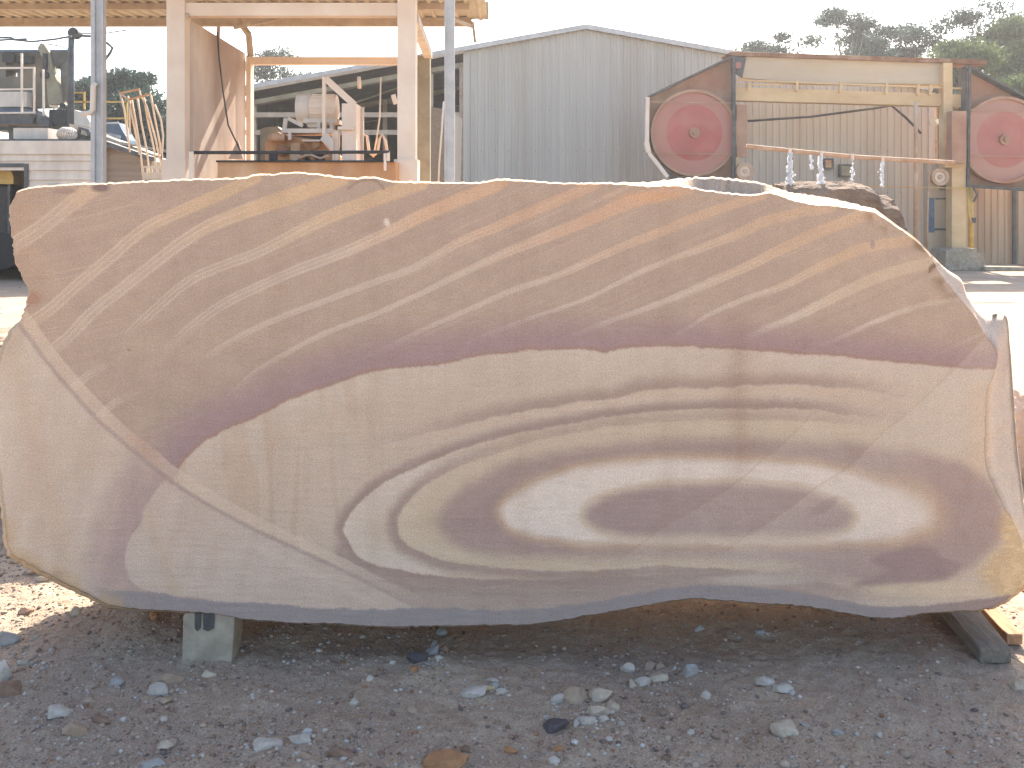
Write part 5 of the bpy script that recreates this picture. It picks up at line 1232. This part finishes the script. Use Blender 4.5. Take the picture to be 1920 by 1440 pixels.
# ------------------------------------------------------------------ trees
def tree(name, px, D, height, crown, nl, seed, m, label, leaf=.2, trunk_r=.16, clumps=26, lean=0, hfrac=.35, group='gum trees beyond the sheds', spread=1.0, clr=.75):
    rng = np.random.default_rng(seed); X0 = PX(px, D)
    root = empty(name, (X0, D, 0), label, 'tree', group)
    tb = MB(); top = Vector((X0 + lean, D, height*.8)); tr = []
    for i in range(8):
        t = i/7; tr.append(Vector((X0 + lean*t + .15*math.sin(t*5+seed), D + .2*math.sin(t*4+seed*2), height*.8*t)))
    tb.tube(tr, [trunk_r*(1-.75*i/7) for i in range(8)], 8)
    cs = []
    for k in range(clumps):
        t = hfrac + (1-hfrac)*rng.random()**.5
        an = rng.uniform(0, 6.28); prof = math.sin(math.pi*min(1, (t-hfrac+.12)/(1-hfrac+.25)))**.6
        rr = crown*prof*rng.uniform(.25, 1)*spread
        c_ = Vector((X0 + lean*t + rr*math.cos(an), D + rr*math.sin(an), height*(t*.97)))
        st = tr[min(7, max(1, int(t*6.2)))]; midp = (st + c_)/2 + Vector((0, 0, -.06*height*rng.random()))
        tb.tube([st, midp, c_], [trunk_r*.32, trunk_r*.2, trunk_r*.06], 5)
        cs.append((c_, rng.uniform(.5, 1)*clr))
    tb.build('trunk', M['bark'], root)
    nl = int(nl*2.0); cs = [(c9, r9*1.2) for c9, r9 in cs]; pick = rng.integers(0, len(cs), nl); C_ = np.array([list(cs[i][0]) for i in pick]); Rr = np.array([cs[i][1] for i in pick])
    d = rng.normal(size=(nl, 3)); d /= np.linalg.norm(d, axis=1)[:, None]; rad = Rr*rng.random(nl)**.45
    Pc = C_ + d*rad[:, None]*np.array([1.15, 1.15, .62]); Pc[:, 2] -= .1*rng.random(nl)
    u = rng.normal(size=(nl, 3)); u[:, 2] -= .8; u /= np.linalg.norm(u, axis=1)[:, None]
    v = np.cross(u, rng.normal(size=(nl, 3))); v /= np.linalg.norm(v, axis=1)[:, None]
    L_ = leaf*rng.uniform(.6, 1.3, (nl, 1)); W_ = L_*.32
    V = np.stack([Pc - u*L_*.5, Pc + v*W_*.5, Pc + u*L_*.5, Pc - v*W_*.5], 1).reshape(-1, 3) - np.array([X0, D, 0])
    F = np.arange(nl*4).reshape(-1, 4)
    me = bpy.data.meshes.new('crown'); me.vertices.add(len(V)); me.vertices.foreach_set('co', V.astype(np.float32).ravel())
    me.loops.add(F.size); me.loops.foreach_set('vertex_index', F.astype(np.int32).ravel()); me.polygons.add(len(F)); me.polygons.foreach_set('loop_start', np.arange(0, F.size, 4, dtype=np.int32)); me.update(calc_edges=True)
    tone = rng.random(nl)*.6 + .4*rng.random(len(cs))[pick]
    at = me.attributes.new('tone', 'FLOAT', 'POINT'); at.data.foreach_set('value', np.repeat(tone, 4).astype(np.float32))
    me.materials.append(m); o = bpy.data.objects.new('crown', me); COL.objects.link(o); o.parent = root; return root
def hz(py, D): return PZ(py, D)
tree('gum_tree', 1440, 46, hz(45,46), 1.9, 6000, 1, M['leaf'], 'small sparse gum crown peeking over the left end of the saw girder', hfrac=.4, clumps=24, clr=.8)
tree('gum_tree', 1572, 45, hz(12,45), 2.2, 6500, 2, M['leaf'], 'tall thin feathery gum tree, second from the left over the saw girder', hfrac=.35, clumps=26, clr=.75, lean=.5)
tree('gum_tree', 1655, 48, hz(40,48), 2.0, 7000, 9, M['leaf'], 'low ragged gum crown between the feathery tree and the dense one', hfrac=.4, clumps=24, clr=.8)
tree('gum_tree', 1722, 46, hz(38,46), 2.0, 12000, 3, M['leaf'], 'dense bluish gum crown rising over the right half of the saw girder', hfrac=.4, clumps=30, clr=.85)
tree('gum_tree', 1842, 44, hz(8,44), 2.2, 9000, 4, M['leaf'], 'tallest gum tree, rising above the right wheel of the saw', hfrac=.3, clumps=32, clr=.8, lean=.3)
tree('gum_tree', 1925, 42, hz(22,42), 2.6, 15000, 5, M['leafgreen'], 'leafy yellow-green gum tree at the right edge of the picture', hfrac=.2, clumps=44, clr=.95)
tree('bushy_tree', 1800, 37, hz(66,37), 1.7, 11000, 6, M['leafgreen'], 'bushy olive-green tree directly behind the right column of the saw', hfrac=.2, clumps=36, clr=.8)
tree('bushy_tree', 1768, 33, hz(190,33), 1.4, 8000, 7, M['leafgreen'], 'low bright green bush in the gap right of the grey shed', hfrac=.1, clumps=30, clr=.6, trunk_r=.1)
tree('bushy_tree', 1880, 35, hz(150,35), 2.2, 13000, 8, M['leafgreen'], 'broad green bush behind the right saw wheel guard', hfrac=.1, clumps=40, clr=.8, trunk_r=.1)
tree('gum_tree', 160, 42, hz(140,42), 1.6, 9000, 11, M['leafdark'], 'dark open-crowned tree seen just left of the galvanised channel post', hfrac=.45, clumps=22, clr=.7)
tree('gum_tree', 203, 40, hz(150,40), 1.6, 12000, 12, M['leafdark'], 'dark bluish tree just right of the galvanised channel post', hfrac=.3, clumps=30, clr=.75)
tree('gum_tree', 242, 38, hz(135,38), 1.5, 14000, 13, M['leafdark'], 'dark round-topped tree above the rod rack', hfrac=.2, clumps=34, clr=.75)
tree('bushy_tree', 285, 36, hz(175,36), 1.7, 22000, 14, M['leafdark'], 'dense dark green tree sloping down behind the rods to the cream post', hfrac=.05, clumps=46, clr=.85)
tree('bushy_tree', 222, 36.5, hz(205,36.5), 1.9, 22000, 15, M['leafdark'], 'thick dark hedge-like tree behind the yellow handrail', hfrac=.03, clumps=46, clr=.85)
tree('gum_tree', 512, 52, hz(92,52), 1.9, 5500, 16, M['leaf'], 'sparse gum tree seen through the canopy frame above the shed roof', hfrac=.5, clumps=22, clr=.8)
tree('gum_tree', 610, 54, hz(125,54), 2.0, 5000, 17, M['leaf'], 'faint low gum crown just over the shed roof edge in the canopy frame', hfrac=.5, clumps=20, clr=.8)

# ------------------------------------------------------------------ haze volume added to imitate veiling lens glare
hb = MB(); hb.box(-230, 230, -40, 340, -1.3, 14); hzo = hb.build('haze', M['white'], None); hzo.data.materials.clear()
hm = bpy.data.materials.new('glare_haze'); hm.use_nodes = True; hn = hm.node_tree; hn.nodes.remove(hn.nodes["Principled BSDF"])
pv = hn.nodes.new("ShaderNodeVolumePrincipled"); pv.inputs["Color"].default_value = (.95, .93, .92, 1); pv.inputs["Density"].default_value = .0009; pv.inputs["Anisotropy"].default_value = .55
hn.links.new(pv.outputs[0], hn.nodes["Material Output"].inputs["Volume"]); hzo.data.materials.append(hm)
tag(hzo, 'pale haze added over the whole yard to imitate lens glare', 'haze', kind='stuff')
